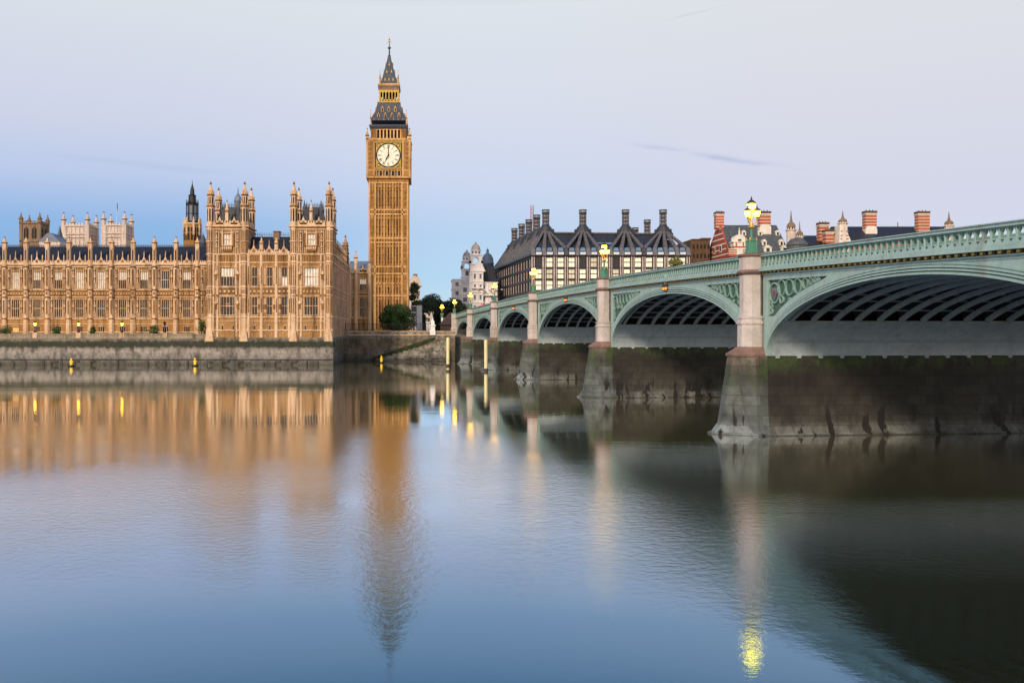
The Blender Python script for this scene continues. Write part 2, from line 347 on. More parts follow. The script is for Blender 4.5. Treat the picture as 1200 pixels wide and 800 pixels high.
    def wall(s, u0, u1, z0, z1, holes, mat, v0=0, t=.5):
        """wall of thickness t whose front lies at v0, pierced by holes (u0,u1,z0,z1)"""
        us = sorted({u0,u1,*[h[0] for h in holes],*[h[1] for h in holes]}); zs = sorted({z0,z1,*[h[2] for h in holes],*[h[3] for h in holes]})
        us = [u for u in us if u0 <= u <= u1]; zs = [z for z in zs if z0 <= z <= z1]
        for j in range(len(zs)-1):
            run = None
            for i in range(len(us)-1):
                cu, cz = (us[i]+us[i+1])/2, (zs[j]+zs[j+1])/2
                hole = any(h[0] < cu < h[1] and h[2] < cz < h[3] for h in holes)
                if not hole and run is None: run = us[i]
                if run is not None and (hole or i == len(us)-2):
                    e = us[i] if hole else us[i+1]
                    s.add([(run,v0,zs[j]),(e,v0,zs[j]),(e,v0,zs[j+1]),(run,v0,zs[j+1])], [(0,1,2,3)], mat); run = None
        for a, b, c, d in holes:
            s.add([(a,v0,c),(b,v0,c),(b,v0,d),(a,v0,d),(a,v0+t,c),(b,v0+t,c),(b,v0+t,d),(a,v0+t,d)],
                  [(0,4,5,1),(1,5,6,2),(2,6,7,3),(3,7,4,0)], mat)
        s.add([(u0,v0,z0),(u1,v0,z0),(u1,v0,z1),(u0,v0,z1),(u0,v0+t,z0),(u1,v0+t,z0),(u1,v0+t,z1),(u0,v0+t,z1)],
              [(0,1,5,4),(3,7,6,2),(0,4,7,3),(1,2,6,5)], mat)
        return s
    def mesh(s, name, origin=(0,0,0)):
        me = bpy.data.meshes.new(name); o = origin
        me.from_pydata([(x-o[0], y-o[1], z-o[2]) for x,y,z in s.v], [], s.f)
        for q in s.mats: me.materials.append(M[q])
        me.polygons.foreach_set('material_index', s.m)
        if s.smooth: me.polygons.foreach_set('use_smooth', [i in s.smooth for i in range(len(s.f))])
        bm = bmesh.new(); bm.from_mesh(me); bmesh.ops.recalc_face_normals(bm, faces=bm.faces); bm.to_mesh(me); bm.free()
        me.update(); return me
    def build(s, name, parent=None, origin=None, loc=None):
        """one mesh object; a part takes its thing's origin, a thing its own"""
        if origin is None: origin = tuple(parent['o']) if parent and 'o' in parent else (0,0,0)
        ob = bpy.data.objects.new(name, s.mesh(name, origin)); C.objects.link(ob)
        if parent:
            ob.parent = parent
            if 'o' in parent: ob['o'] = parent['o']
        else: ob.location = loc if loc else origin
        return ob
def put(name, me, parent, loc, rz=0):
    ob = bpy.data.objects.new(name, me); C.objects.link(ob); ob.parent = parent
    o = tuple(parent['o']) if parent and 'o' in parent else (0,0,0)
    ob.location = (loc[0]-o[0], loc[1]-o[1], loc[2]-o[2]); ob.rotation_euler = (0,0,rz); return ob
def tag(o, label, cat, group=None, kind=None):
    o['label'] = label; o['category'] = cat
    if group: o['group'] = group
    if kind: o['kind'] = kind
    return o
def thing(name, loc, label, cat, group=None, rz=0):
    o = bpy.data.objects.new(name, None); C.objects.link(o); o.location = loc; o.rotation_euler = (0,0,rz)
    o.empty_display_size = .5; o['o'] = loc if rz == 0 else (0,0,0)
    return tag(o, label, cat, group)
def struct(o): o['kind'] = 'structure'; return o
def copy_thing(root, loc, label, rz=None):
    r = root.copy(); C.objects.link(r); r.location = loc; r['label'] = label
    if rz is not None: r.rotation_euler = (0,0,rz)
    for ch in list(root.children):
        c = ch.copy(); C.objects.link(c); c.parent = r
        for g in list(ch.children):
            d = g.copy(); C.objects.link(d); d.parent = c
    return r
def X(px, Y): return (px-CX)*Y/F
def Z(py, Y): return HCAM + (HY-py)*Y/F

# ------------------------------------------------------------------ river, banks
b = MB(); b.add([(-900,-60,0),(900,-60,0),(900,420,0),(-900,420,0)], [(0,1,2,3)], 'water'); struct(b.build('river_water'))
b = MB(); GZ = 7.0
b.box(-900, -22.4, 214.2, 3500, -3, GZ, 'paving'); b.box(-22.4, 900, 243, 3500, -3, GZ-.004, 'paving'); struct(b.build('bank_ground'))
b = MB(); b.box(-200, 20, -60, -1.5, -3, 6.1, 'paving'); struct(b.build('riverside_path'))

# ------------------------------------------------------------------ terrace walls
TY = 213.0
xr = X(242.5, TY)
b = MB()
b.box(-135, xr, TY, TY+1.4, -3, 6.2, 'terrace_stone'); b.box(-135, xr, TY-.12, TY+.5, 6.2, 6.42, 'terrace_trim')
b.box(-135, xr, TY+.05, TY+.35, 6.42, 7.15, 'terrace_trim'); b.box(-135, xr, TY-.08, TY+.48, 7.15, 7.38, 'terrace_trim')
wl = b.build('terrace_wall', origin=(-93, TY, 0)); tag(wl, 'long stained river wall below the terrace on the left', 'wall')
b = MB()
for i in range(130):
    x = -134.6 + i*.64
    if x < xr-.3: b.box(x, x+.3, TY-.03, TY+.05, 6.5, 7.08, 'terrace_trim')
b.build('baluster_panel', wl, origin=(-93, TY, 0))
for px in (-10, 41, 92, 143, 193):
    x = X(px, TY); b = MB(); b.box(x-.55, x+.55, TY-.14, TY+.56, 6.43, 7.55, 'light_trim'); b.box(x-.65, x+.65, TY-.22, TY+.62, 7.55, 7.7, 'light_trim')
    b.build('parapet_pier', wl, origin=(-93, TY, 0))
b = MB(); PX0, PX1 = X(242, 212), X(389.5, 212)
b.box(PX0-.2, PX1+.25, 211.4, 214.2, -3, 5.6, 'terrace_stone'); b.box(PX0-.1, PX1+.15, 211.8, 214.2, 5.6, 6.5, 'terrace_stone')
b.box(PX1-2.5, PX1+.25, 214.2, 243, -3, 6.8, 'river_wall_stone')
tag(b.build('terrace_wall', origin=((PX0+PX1)/2, 211.4, 0)), 'projecting stained wall directly under the twin towered block', 'wall')
def fender(x0, x1, y, label):
    b = MB()
    b.box(x0, x1, y-.35, y-.1, 1.30, 1.40, 'timber')
    x = x0
    while x < x1:
        b.box(x, x+.18, y-.5, y-.38, -1, random.uniform(.5,1.3)+random.random()*1.0*(random.random() < .2), 'timber')
        if random.random() < .35: b.box(x+.3, x+random.uniform(.8,2), y-.36, y-.14, .7, random.uniform(.9,1.25), 'timber')
        x += random.uniform(1.8, 4.2)
    tag(b.build('timber_fender', origin=((x0+x1)/2, y, 0)), label, 'fender', 'dark timber fenders along the waterline')
fender(-134, PX0-.3, TY, 'dark timber fender at the foot of the long terrace wall')
fender(PX0, PX1, 211.4, 'dark timber fender below the twin towered block')

# north river wall, stairs, railing
RY = 240.0
b = MB(); x0, x1 = PX1+.26, X(532, 251)
b.box(x0, x1, RY, RY+3, -3, 6.9, 'river_wall_stone'); b.box(x0, x1, RY-.12, RY+.6, 6.9, 7.15, 'light_trim'); b.box(x0, x1, RY, RY+.5, 7.15, 7.9, 'river_wall_stone'); b.box(x0, x1, RY-.1, RY+.6, 7.9, 8.1, 'light_trim')
tag(b.build('river_wall', origin=((x0+x1)/2, RY, 0)), 'mossy stone river wall between the towered block and the bridge', 'wall')
st = thing('river_stairs', (X(470,RY), RY-2.6, 0), 'stone river stairs with mossy sloping side, left of the yellow pole', 'stairs')
b = MB(); sx0, sx1 = X(440, 237), X(523, 237); n = 13
for i in range(n):
    a = sx0 + (sx1-sx0)*i/n; h = .4 + 5.2*(i+1)/n
    b.box(a, sx1 if i == n-1 else a+(sx1-sx0)/n, RY-2.6, RY-1.2, -3, h*.78, 'step_stone')
    b.box(a, sx1 if i == n-1 else a+(sx1-sx0)/n, RY-1.2, RY-.3, -3, h, 'step_stone')
for i in range(44):
    x = random.uniform(sx0+4, sx1-1.4); zz = random.uniform(.6, max(.7, .74*(.4+5.2*(x-sx0)/(sx1-sx0))-.6))
    b.box(x, x+random.uniform(.9,1.8), RY-2.6-random.uniform(.1,.5), RY-2.6, zz, zz+random.uniform(.4,.7), 'step_stone')
b.build('flight', st)
b = MB(); b.polyx([(sx0-1,0.2),(sx0+3,.6),(sx1-3,5.9),(sx1-3,6.5),(sx0-1,1.0)], RY-.3, RY, 'moss'); b.build('mossy_side', st)
rl = MB(); rx0, rx1 = PX1+.6, X(506, RY)
for zz in (8.35, 10.0): rl.box(rx0, rx1, RY+.2, RY+.28, zz, zz+.09, 'iron')
x = rx0; k = 0
while x < rx1:
    w = .09 if k % 6 == 0 else .035
    rl.box(x-w, x+w, RY+.24-w, RY+.24+w, 8.1, 10.35 if k % 6 == 0 else 10.1, 'iron'); x += .42; k += 1
tag(rl.build('iron_railing', origin=((rx0+rx1)/2, RY+.24, 8.1)), 'black iron railing along the river wall in front of the clock tower', 'railing')
b = MB(); xg = X(507, RY)
b.sq(xg, RY+.2, [(.75,7),(.75,8.2),(.62,8.3),(.62,9.4),(.8,9.5),(.8,9.7),(.45,9.9),(.5,10.6),(.2,11.0),(.05,11.6)], 'portland')
tag(b.build('gate_pier', origin=(xg, RY+.2, 7)), 'small pale stone gate pier with pointed top on the river wall', 'gate pier')

# ------------------------------------------------------------------ palace
palace = thing('palace', (-60, 225, GZ), 'long golden Gothic palace with twin turreted towers beside the river', 'palace')
WIN = {}
def window_mesh(w, h, lights, transoms, pane, arch=False, upper=None):
    key = (round(w,2), round(h,2), lights, transoms, pane, arch, upper)
    if key in WIN: return WIN[key]
    b = MB(); f = .10
    b.add([(-w/2,.32,0),(w/2,.32,0),(w/2,.32,h*.5),(-w/2,.32,h*.5)], [(0,1,2,3)], pane)
    b.add([(-w/2,.32,h*.5),(w/2,.32,h*.5),(w/2,.32,h),(-w/2,.32,h)], [(0,1,2,3)], upper or pane)
    for i in range(lights+1):
        x = -w/2 + w*i/lights; t = .10 if i in (0, lights) else .045
        b.box(max(-w/2, x-t), min(w/2, x+t), .08, .30, 0, h, 'light_trim')
    for k in range(transoms):
        zz = h*(k+1)/(transoms+1); b.box(-w/2, w/2, .12, .29, zz-.07, zz+.07, 'light_trim')
    b.box(-w/2-.15, w/2+.15, -.16, .05, -.16, 0, 'light_trim')
    lw = w/lights
    for i in range(lights):                         # cusped heads
        x = -w/2 + lw*(i+.5)
        for sgn in (-1, 1): b.polyx([(x+sgn*lw/2, h-.55), (x+sgn*lw/2, h), (x, h)], .13, .28, 'shaded_carving')
    b.box(-w/2-.12, w/2+.12, -.14, .06, h, h+.14, 'light_trim')
    WIN[key] = b.mesh('window'); return WIN[key]
PIN = {}
def pinnacle_mesh(w, h, m='light_trim', oct_=False):
    key = (round(w,2), round(h,2), m, oct_)
    if key in PIN: return PIN[key]
    b = MB(); fn = b.octo if oct_ else b.sq
    fn(0, 0, [(w/2,0),(w/2,h*.42)], m); fn(0, 0, [(w*.66,h*.42),(w*.70,h*.47),(w*.5,h*.49)], 'shaded_carving')
    for a in range(4):
        b.set(0,0,a*math.pi/2); b.polyx([(-w*.42,h*.49),(w*.42,h*.49),(0,h*.62)], -w*.52, -w*.40, m)
    b.set()
    fn(0, 0, [(w*.42,h*.49),(w*.30,h*.62),(w*.09,h*.90)], m)
    for k in range(3):
        zz = h*(.58+.10*k); r = w*(.40-.10*k)
        for a in range(4):
            an = a*math.pi/2+math.pi/4; b.lathe(r*math.cos(an), r*math.sin(an), [(.02,zz-.05),(w*.10,zz+.03),(.02,zz+.12)], 4, m)
    b.sq(0, 0, [(w*.08,h*.89),(w*.22,h*.92),(w*.18,h*.945),(w*.04,h)], 'shaded_carving')
    PIN[key] = b.mesh('pinnacle'); return PIN[key]
def parapet(b, u0, u1, z, step=.62, h=.95, v=-.1, mat='light_trim'):
    b.box(u0, u1, v, v+.35, z, z+h*.55, mat)
    u = u0+step*.2
    while u+step*.55 < u1:
        b.box(u, u+step*.52, v+.02, v+.33, z+h*.55, z+h, mat); u += step
def tracery(b, u0, u1, z0, z1, step, v=-.08, mat='light_trim', w=.07):
    n = max(1, round((u1-u0)/step))
    if mat in ('light_trim', 'side_stone') and u1-u0 > .3: b.box(u0, u1, -.012, .03, z0+.05, z1-.05, 'shaded_carving')  # dark backing paints the shade between the tracery bars
    for i in range(n+1):
        u = u0+(u1-u0)*i/n; b.box(u-w, u+w, v, .02, z0, z1, mat)
    if mat == 'light_trim' and u1-u0 > .5 and z1-z0 > 2.5:            # canopied niches with figures; dark panel paints the shade inside
        for q in (.30, .68):
            zz = z0+(z1-z0)*q; um = (u0+u1)/2
            b.box(um-.2, um+.2, v-.06, v+.02, zz, zz+1.25, 'dark_void'); b.lathe(um, v-.10, [(.08,zz),(.15,zz+.1),(.13,zz+.7),(.06,zz+.8),(.10,zz+.95),(.02,zz+1.05)], 6, 'light_trim')
            b.box(um-.26, um+.26, v-.22, v, zz-.16, zz, 'light_trim'); b.polyx([(um-.26,zz+1.2),(um+.26,zz+1.2),(um,zz+1.75)], v-.18, v, 'light_trim')
def panels(b, u0, u1, z0, z1, step, mat='shaded_carving', v=.0):
    """row of carved shields on a panel darkened as if sunk"""
    n = max(1, round((u1-u0)/step))
    for i in range(n):
        a = u0+(u1-u0)*i/n; w = (u1-u0)/n
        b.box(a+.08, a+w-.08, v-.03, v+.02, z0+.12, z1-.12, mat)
        cx, cz, r = a+w/2, (z0+z1)/2, min(w, z1-z0)*.27
        b.polyx([(cx-r,cz+r),(cx+r,cz+r),(cx+r,cz-r*.3),(cx,cz-r*1.1),(cx-r,cz-r*.3)], v-.14, v-.02, 'light_trim')
def gablet(b, u, z, w, h, v=-.12):
    b.polyx([(u-w/2,z),(u+w/2,z),(u+w/2,z+h*.25),(u+w*.22,z+h*.45),(u,z+h),(u-w*.22,z+h*.45),(u-w/2,z+h*.25)], v, v+.34, 'light_trim')
    b.polyx([(u-w*.2,z+h*.1),(u+w*.2,z+h*.1),(u+w*.2,z+h*.3),(u,z+h*.5),(u-w*.2,z+h*.3)], v-.05, v, 'shaded_carving')

# --- river wing
WY = 223.0
z = lambda y: Z(y, WY)
k0, k1 = -5, 9
bx = [X(5.6+25.1*k, WY) for k in range(k0, k1+1)]
bay = bx[1]-bx[0]
uL, uR = bx[0]-bay, PX0+.05
b = MB(0, WY, 0)
wins = []; holes = []
cents = [x+bay/2 for x in bx[:-1]] + [bx[-1]+bay*.47] + [bx[0]-bay/2]
for c in cents:
    if c+1 > uR: continue
    last = c > bx[-1]
    w = 1.0 if c > bx[-1] else 1.95
    for (zt, zb, lg, tr, ww) in ((z(317.5), z(338), 4, 1, w), (z(351), z(371.5), 4, 1, w), (z(382.5), z(388.7), 3, 0, 1.6)):
        holes.append((c-ww/2, c+ww/2, zb, zt)); wins.append((c, zb, ww, zt-zb, lg if not last else 2, tr))
b.wall(uL, uR, GZ-.5, z(312), holes, 'gold_stone', 0, .5)
for a, t in ((312.5,.32),(339.5,.22),(348.2,.22),(373.3,.24),(379.5,.15),(389.2,.3)): b.box(uL, uR, -t*.8, .02, z(a)-t/2, z(a)+t/2, 'light_trim')
b.box(uL, uR, -.5, .02, z(310.6), z(309.4), 'light_trim'); b.box(uL, uR, -.3, 1, z(312)+.16, z(310.6), 'shaded_carving')
for x in [bx[0]-bay]+bx:
    last = x > bx[-1]-.01
    x2 = min(x+bay, uR)
    tracery(b, x+.62, x+1.62, z(338), z(314), .30); tracery(b, x2-1.62, x2-.62, z(338), z(314), .30) if not last else 0
    tracery(b, x+.62, x+1.62, z(372), z(350), .30); tracery(b, x2-1.62, x2-.62, z(372), z(350), .30) if not last else 0
    for zt in (331, 322, 366, 358): b.box(x+.6, x2-.6 if last else x+1.65, -.07, .02, z(zt)-.05, z(zt)+.05, 'shaded_carving')
    for zt in (331, 322, 366, 358):
        if not last: b.box(x2-1.65, x2-.6, -.07, .02, z(zt)-.05, z(zt)+.05, 'shaded_carving')
    panels(b, x+.6, x2-.6, z(347.6), z(340.2), .75)
    parapet(b, x+.5, x2-.5, z(309.4), .55, .9)
    tracery(b, x+.6, x2-.6, z(316.5), z(313.2), .42, -.06, 'shaded_carving')
    if not last:
        c = (x+x2)/2; gablet(b, c, z(308.5), 1.7, 1.9)
        for q in (-1.35, 1.35): b.sq(c+q, .1, [(.10,z(308)),(.10,z(300)),(.03,z(298))], 'light_trim')
        b.sq(c, .05, [(.10,z(300.5)),(.08,z(297)),(.03,z(294))], 'light_trim')
for x in bx:                                                         # buttresses
    b.octo(x, -.05, [(.66,GZ-.5),(.66,z(380)),(.60,z(379)),(.60,z(372)),(.54,z(370.5)),(.54,z(340)),(.50,z(338)),(.50,z(313)),(.58,z(312)),(.58,z(309)),(.48,z(308)),(.48,z(291))], 'light_trim')
    for yy in (373.3, 348.2, 339.5, 312.5): b.octo(x, -.05, [(.70,z(yy)-.13),(.74,z(yy)),(.70,z(yy)+.13)], 'shaded_carving')
    for zt, zb in ((368,352),(335,316),(345,342)):
        b.box(x-.16, x+.16, -.66, -.58, z(zt), z(zb), 'shaded_carving')
    b.box(x-.13, x+.13, -.57, -.5, z(305), z(293), 'dark_void')
wing = b.build('river_wing', palace)
pm = pinnacle_mesh(.95, z(277)-z(291))
for x in bx: put('pinnacle', pm, wing, (x, WY-.05, z(291)))
rnd = random.Random(3)
for (c, zb, w, h, lg, tr) in wins:
    top = abs(zb-z(338)) < .1; low = h < 2
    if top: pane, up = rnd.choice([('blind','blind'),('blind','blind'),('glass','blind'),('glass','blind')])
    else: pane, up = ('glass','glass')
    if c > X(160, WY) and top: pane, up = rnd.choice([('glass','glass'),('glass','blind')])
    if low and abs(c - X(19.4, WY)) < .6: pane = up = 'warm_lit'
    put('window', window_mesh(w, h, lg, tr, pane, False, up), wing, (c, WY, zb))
b = MB(); rz0, rz1 = z(309), Z(289, 229.5)
b.polyy([(WY+1.0,rz0),(WY+6.5,rz1),(WY+8,rz1),(WY+16,rz0)], uL, uR, 'slate'); 
x = uL
while x < uR-.3:
    b.box(x, x+.09, WY+6.55, WY+6.65, rz1, rz1+.55, 'slate'); x += .45
b.box(uL, uR, WY+6.55, WY+6.65, rz1+.2, rz1+.3, 'slate')
for i in range(60):
    xx = uL+.9+i*1.55
    if xx < uR-1: b.box(xx-.05, xx+.05, WY+1.6, WY+7, rz0+.4, rz0+.9, 'slate_light')
b.box(uL, uR, WY+1, WY+16, GZ, rz0, 'gold_stone'); b.build('roof', palace)

# --- pavilion with twin towers
PY = 212.6; z = lambda y: Z(y, PY); xp = lambda p: X(p, PY)
b = MB(0, PY, 0); holes = []; wins = []
def hole(pa, pb, yt, yb, lights, tr, pane, up=None):
    holes.append((xp(pa), xp(pb), z(yb), z(yt))); wins.append((xp((pa+pb)/2), z(yb), xp(pb)-xp(pa), z(yt)-z(yb), lights, tr, pane, up))
hole(258.6,275.8,313,335,5,1,'glass','blind'); hole(258.6,275.8,347.8,368.8,5,1,'glass')
hole(356.6,372.8,313,335,5,1,'blind','blind'); hole(356.6,372.8,347.8,368.8,5,1,'glass','glass')
for i, (a, c) in enumerate(((295,301.8),(312.6,319.2),(330,336.7))):
    hole(a,c,313.4,335,2,1,'blind' if i == 2 else 'glass','glass'); hole(a,c,348,368.8,2,1,'glass')
for a in (259.3,272,297,314.7,332.5,356.5,369.5): hole(a,a+2.9,381.6,387.4,1,0,'glass')
b.wall(xp(242), xp(389.3), 6.2, z(298), holes, 'gold_stone', 0, .5)
hw = len(wins)
for t0, t1 in ((242,290),(340,389.3)):
    c = (t0+t1)/2+.3; holes2 = [(xp(c-4.6), xp(c+4.6), z(287), z(273.5))]
    wins.append((xp(c), z(287), xp(c+4.6)-xp(c-4.6), z(273.5)-z(287), 3, 1, 'blind', 'blind'))
    b.wall(xp(t0), xp(t1), z(298), z(268), holes2, 'gold_stone', 0, .5)
    D = 9.6
    b.box(xp(t0), xp(t1), .5, D, z(312), z(268.2), 'side_stone')
    b.box(xp(t0)-.25, xp(t1)+.25, -.28, D+.25, z(269.3), z(268), 'light_trim'); b.box(xp(t0)-.35, xp(t1)+.35, -.4, D+.35, z(265.8), z(264.2), 'light_trim')
    b.box(xp(t0)+.05, xp(t1)-.05, -.06, D-.05, z(268), z(265.8), 'shaded_carving')
    parapet(b, xp(t0+8), xp(t1-8), z(264.2), .62, 1.15, -.2)
    b.set(xp(t1), PY, math.pi/2); parapet(b, 1.6, D-1.6, z(264.2), .62, 1.15, -.2); tracery(b, 1.6, D-1.6, z(297), z(271), .7, -.08, 'side_stone', .1)
    for yy in (290, 283, 276): b.box(1.6, D-1.6, -.1, .02, z(yy)-.08, z(yy)+.08, 'light_trim')
    b.set(0, PY, 0)
    gablet(b, xp(t0+15.5), z(263), 1.7, 1.9, -.2); gablet(b, xp(t1-15.5), z(263), 1.7, 1.9, -.2)
    tracery(b, xp(t0+8), xp(c-8), z(297), z(270), .42); tracery(b, xp(c+8), xp(t1-8), z(297), z(270), .42)
    for q in (-7.2, 7.2):
        b.box(xp(c+q-1.4), xp(c+q+1.4), -.22, .02, z(289), z(273), 'shaded_carving'); b.box(xp(c+q-1.5), xp(c+q+1.5), -.3, .02, z(273), z(272), 'light_trim')
    b.polyx([(xp(c-5),z(294.5)),(xp(c+5),z(294.5)),(xp(c+6.5),z(288)),(xp(c-6.5),z(288))], -.45, 0, 'shaded_carving')
    for q in range(5): b.lathe(xp(c-5+q*2.5), -.5, [(.05,z(293.5)),(.28,z(291.5)),(.08,z(289))], 6, 'light_trim')
    for q in (-5.6, 5.6): b.sq(xp(c+q), -.15, [(.14,z(288)),(.14,z(271)),(.02,z(269))], 'light_trim')
    tracery(b, xp(t0+8), xp(t1-8), z(306.5), z(299.5), .62, -.1, 'shaded_carving', .1)
    panels(b, xp(t0+14), xp(t1-14), z(345.5), z(337.2), .95)
    for p in (t0+8.5, t0+13, t1-13, t1-8.5):
        b.octo(xp(p), 0, [(.26,6.6),(.26,z(299))], 'light_trim'); b.sq(xp(p), 0, [(.3,z(347)),(.3,z(345))], 'shaded_carving')
    for za, zb in ((335,313),(369,348)):
        tracery(b, xp(t0+9.5), xp(t0+15.5), z(za), z(zb), .33); tracery(b, xp(t1-15.5), xp(t1-9.5), z(za), z(zb), .33)
        for p in (t0+11.2, t1-11.2):
            zm = (z(za)+z(zb))/2; b.box(xp(p)-.3, xp(p)+.3, -.32, 0, zm-.7, zm+.5, 'shaded_carving'); b.sq(xp(p), -.2, [(.34,zm+.5),(.3,zm+.7),(.03,zm+1.5)], 'light_trim')
    for p in (t0+4, t1-4):                                               # corner piers full height
        b.octo(xp(p), .55, [(.98,6.2),(.98,z(386)),(.9,z(385)),(.9,z(371)),(.84,z(370)),(.84,z(266))], 'light_trim')
        for q in (-.42, 0, .42):
            for za, zb in ((367,349),(344,339),(334,310),(305,300),(296,284),(282,270)): b.box(xp(p)+q-.09, xp(p)+q+.09, -.36, -.25, z(za), z(zb), 'shaded_carving')
        for yy in (371.5,346.3,336.5,307.5,298,283): b.octo(xp(p), .55, [(.95,z(yy)-.14),(1.06,z(yy)),(.95,z(yy)+.14)], 'light_trim')
for yy, t in ((371.3,.26),(386.8,.3),(346.3,.22),(336.5,.22),(307.5,.26),(298,.3),(376,.12)):
    b.box(xp(242)-.1, xp(389.3)+.1, -t*.9, .02, z(yy)-t/2, z(yy)+t/2, 'light_trim')
b.box(xp(242)-.3, xp(389.3)+.3, -.6, 1, 5.4, 6.25, 'terrace_trim')
for p in (246, 286, 344, 385):                                          # battered feet
    b.polyx([(xp(p-5),5.3),(xp(p+5),5.3),(xp(p+3.4),z(388)),(xp(p-3.4),z(388))], -.85, 0, 'light_trim')
tracery(b, xp(291), xp(340), z(306.5), z(299.5), .55, -.1, 'shaded_carving', .1)
panels(b, xp(291), xp(340), z(345.5), z(337.2), .95)
for p in (291.5, 306.5, 324, 339.5):
    b.octo(xp(p), 0, [(.42,6.4),(.42,z(372)),(.36,z(371)),(.36,z(298))], 'light_trim')
    for za, zb in ((366,350),(333,312)): b.box(xp(p)-.1, xp(p)+.1, -.42, -.3, z(za), z(zb), 'shaded_carving')
for p in (303.5, 310.5, 321.5, 328.2):
    for za, zb in ((366,350),(333,314)): tracery(b, xp(p-1), xp(p+1), z(za), z(zb), .22)
    zm = z(359); b.box(xp(p)-.22, xp(p)+.22, -.3, 0, zm-.6, zm+.5, 'shaded_carving')
parapet(b, xp(290.5), xp(339.5), z(297), .6, 1.0, -.2)
for p in (297.5, 315.5, 332.7): gablet(b, xp(p), z(296.5), 1.9, 2.1, -.22); b.sq(xp(p), -.05, [(.09,z(287)),(.03,z(281))], 'light_trim')
for p0, p1 in ((290,340),): b.box(xp(p0), xp(p1), .5, 9, z(312), z(298), 'gold_stone')
pav = b.build('river_front_block', palace)
for (c, zb, w, h, lg, tr, pane, up) in wins:
    put('window', window_mesh(w, h, lg, tr, pane, False, up), pav, (c, PY, zb))
wm = window_mesh(.9, .5, 3, 0, 'warm_lit'); put('lit_window', wm, pav, (xp(267), PY-.03+.22, z(358.4)))
pm2 = pinnacle_mesh(.8, z(276)-z(293))
for p in (306.5, 324): put('pinnacle', pm2, pav, (xp(p), PY-.05, z(293)))
def turret(name, parent, x, y, r, z0, z1, z2, z3, mat='light_trim'):
    b = MB(x, y, 0)
    b.octo(0, 0, [(r,z0),(r,z1)], mat); b.octo(0, 0, [(r*1.12,z1-.15),(r*1.2,z1),(r*1.02,z1+.3)], 'shaded_carving')
    b.octo(0, 0, [(r*.82,z1+.3),(r*.80,z2)], mat); b.octo(0, 0, [(r*.95,z2-.2),(r*1.06,z2),(r*.8,z2+.25)], 'shaded_carving')
    b.octo(0, 0, [(r*.74,z2+.25),(r*.52,z2+(z3-z2)*.35),(r*.16,z2+(z3-z2)*.78)], mat)
    b.sq(0, 0, [(r*.14,z2+(z3-z2)*.76),(r*.34,z2+(z3-z2)*.82),(r*.1,z2+(z3-z2)*.88),(r*.22,z2+(z3-z2)*.92),(.03,z3)], 'shaded_carving')
    for k in range(8):
        a = k*math.pi/4; b.set(x, y, a); d = r*1.0
        b.box(-r*.2, r*.2, -d-.02, -d+.1, z0+(z1-z0)*.28, z1-(z1-z0)*.12, 'dark_void')
        b.box(-r*.15, r*.15, -r*.82-.02, -r*.7, z1+.6, z2-.5, 'dark_void')
        b.polyx([(-r*.28,z2+.2),(r*.28,z2+.2),(0,z2+1.1)], -r*.84, -r*.6, mat)
        b.set(x, y, a+math.pi/8); b.sq(0, -r*1.0, [(.07,z1),(.07,z1+.9),(.01,z1+1.6)], mat); b.sq(0, -r*.86, [(.06,z2),(.06,z2+.6),(.01,z2+1.2)], mat)
    b.set(); return b.build(name, parent)
def iron_crest(b, x0, x1, y, z0, h, step, mat):
    b.box(x0, x1, y-.04, y+.04, z0+h*.45, z0+h*.55, mat); x = x0
    while x <= x1: b.box(x-.045, x+.045, y-.045, y+.045, z0, z0+h, mat); x += step
for t0, t1 in ((242,290),(340,389.3)):
    tw = MB(); c = xp((t0+t1)/2); y0 = PY
    tw.box(xp(t0+6), xp(t1-6), y0+1.2, y0+8.4, z(265), z(262), 'lead')
    tower = tw.build('corner_tower', palace)
    for (p, q, top) in ((t0+4, .8, 211), (t1-4, .8, 211)): turret('turret', tower, xp(p), y0+.85, .86, z(266), z(241.5), z(228), z(212))
    for p in (t0+4, t1-4): turret('turret', tower, xp(p), y0+9.0, .82, z(266), z(241.5), z(228.5), z(212.5))
    rb = MB(); cx = c; cy = y0+4.9; zt = z(241)
    rb.sq(cx, cy, [(3.3,z(263)),(3.0,z(258)),(1.9,zt)], 'slate'); 
    for k in range(9): rb.box(cx-2.6+k*.65-.05, cx-2.6+k*.65+.05, cy-2.75+.0, cy-2.6, z(260), z(249), 'slate_light')
    iron_crest(rb, cx-1.9, cx+1.9, cy-1.9, zt, 1.1, .38, 'slate_light'); iron_crest(rb, cx-1.9, cx+1.9, cy+1.9, zt, 1.1, .38, 'slate_light')
    for sx in (-1, 1):
        for sy in (-1, 1): rb.sq(cx+sx*2.0, cy+sy*1.9, [(.30,zt-1.2),(.34,zt),(.16,zt+1.0),(.02,zt+1.9)], 'iron_roof')
    rb.build('roof', tower)
    put('pinnacle', pinnacle_mesh(.7, z(234)-z(259)), tower, (c, PY-.05, z(259)))
b = MB(); zr = z(275)
b.polyy([(PY+1.2,z(297)),(PY+4.8,zr),(PY+6,zr),(PY+9.5,z(297))], xp(290)-.2, xp(340)+.2, 'slate'); iron_crest(b, xp(291), xp(339.5), PY+4.9, zr, 1.05, .42, 'lead')
roof = b.build('roof', palace)
b = MB(); b.box(xp(317), xp(324), PY+4.2, PY+6.2, zr-1, z(269.5), 'brown_stone'); b.box(xp(316.4), xp(324.6), PY+4, PY+6.4, z(269.5), z(268.3), 'brown_stone'); b.build('chimney', roof)

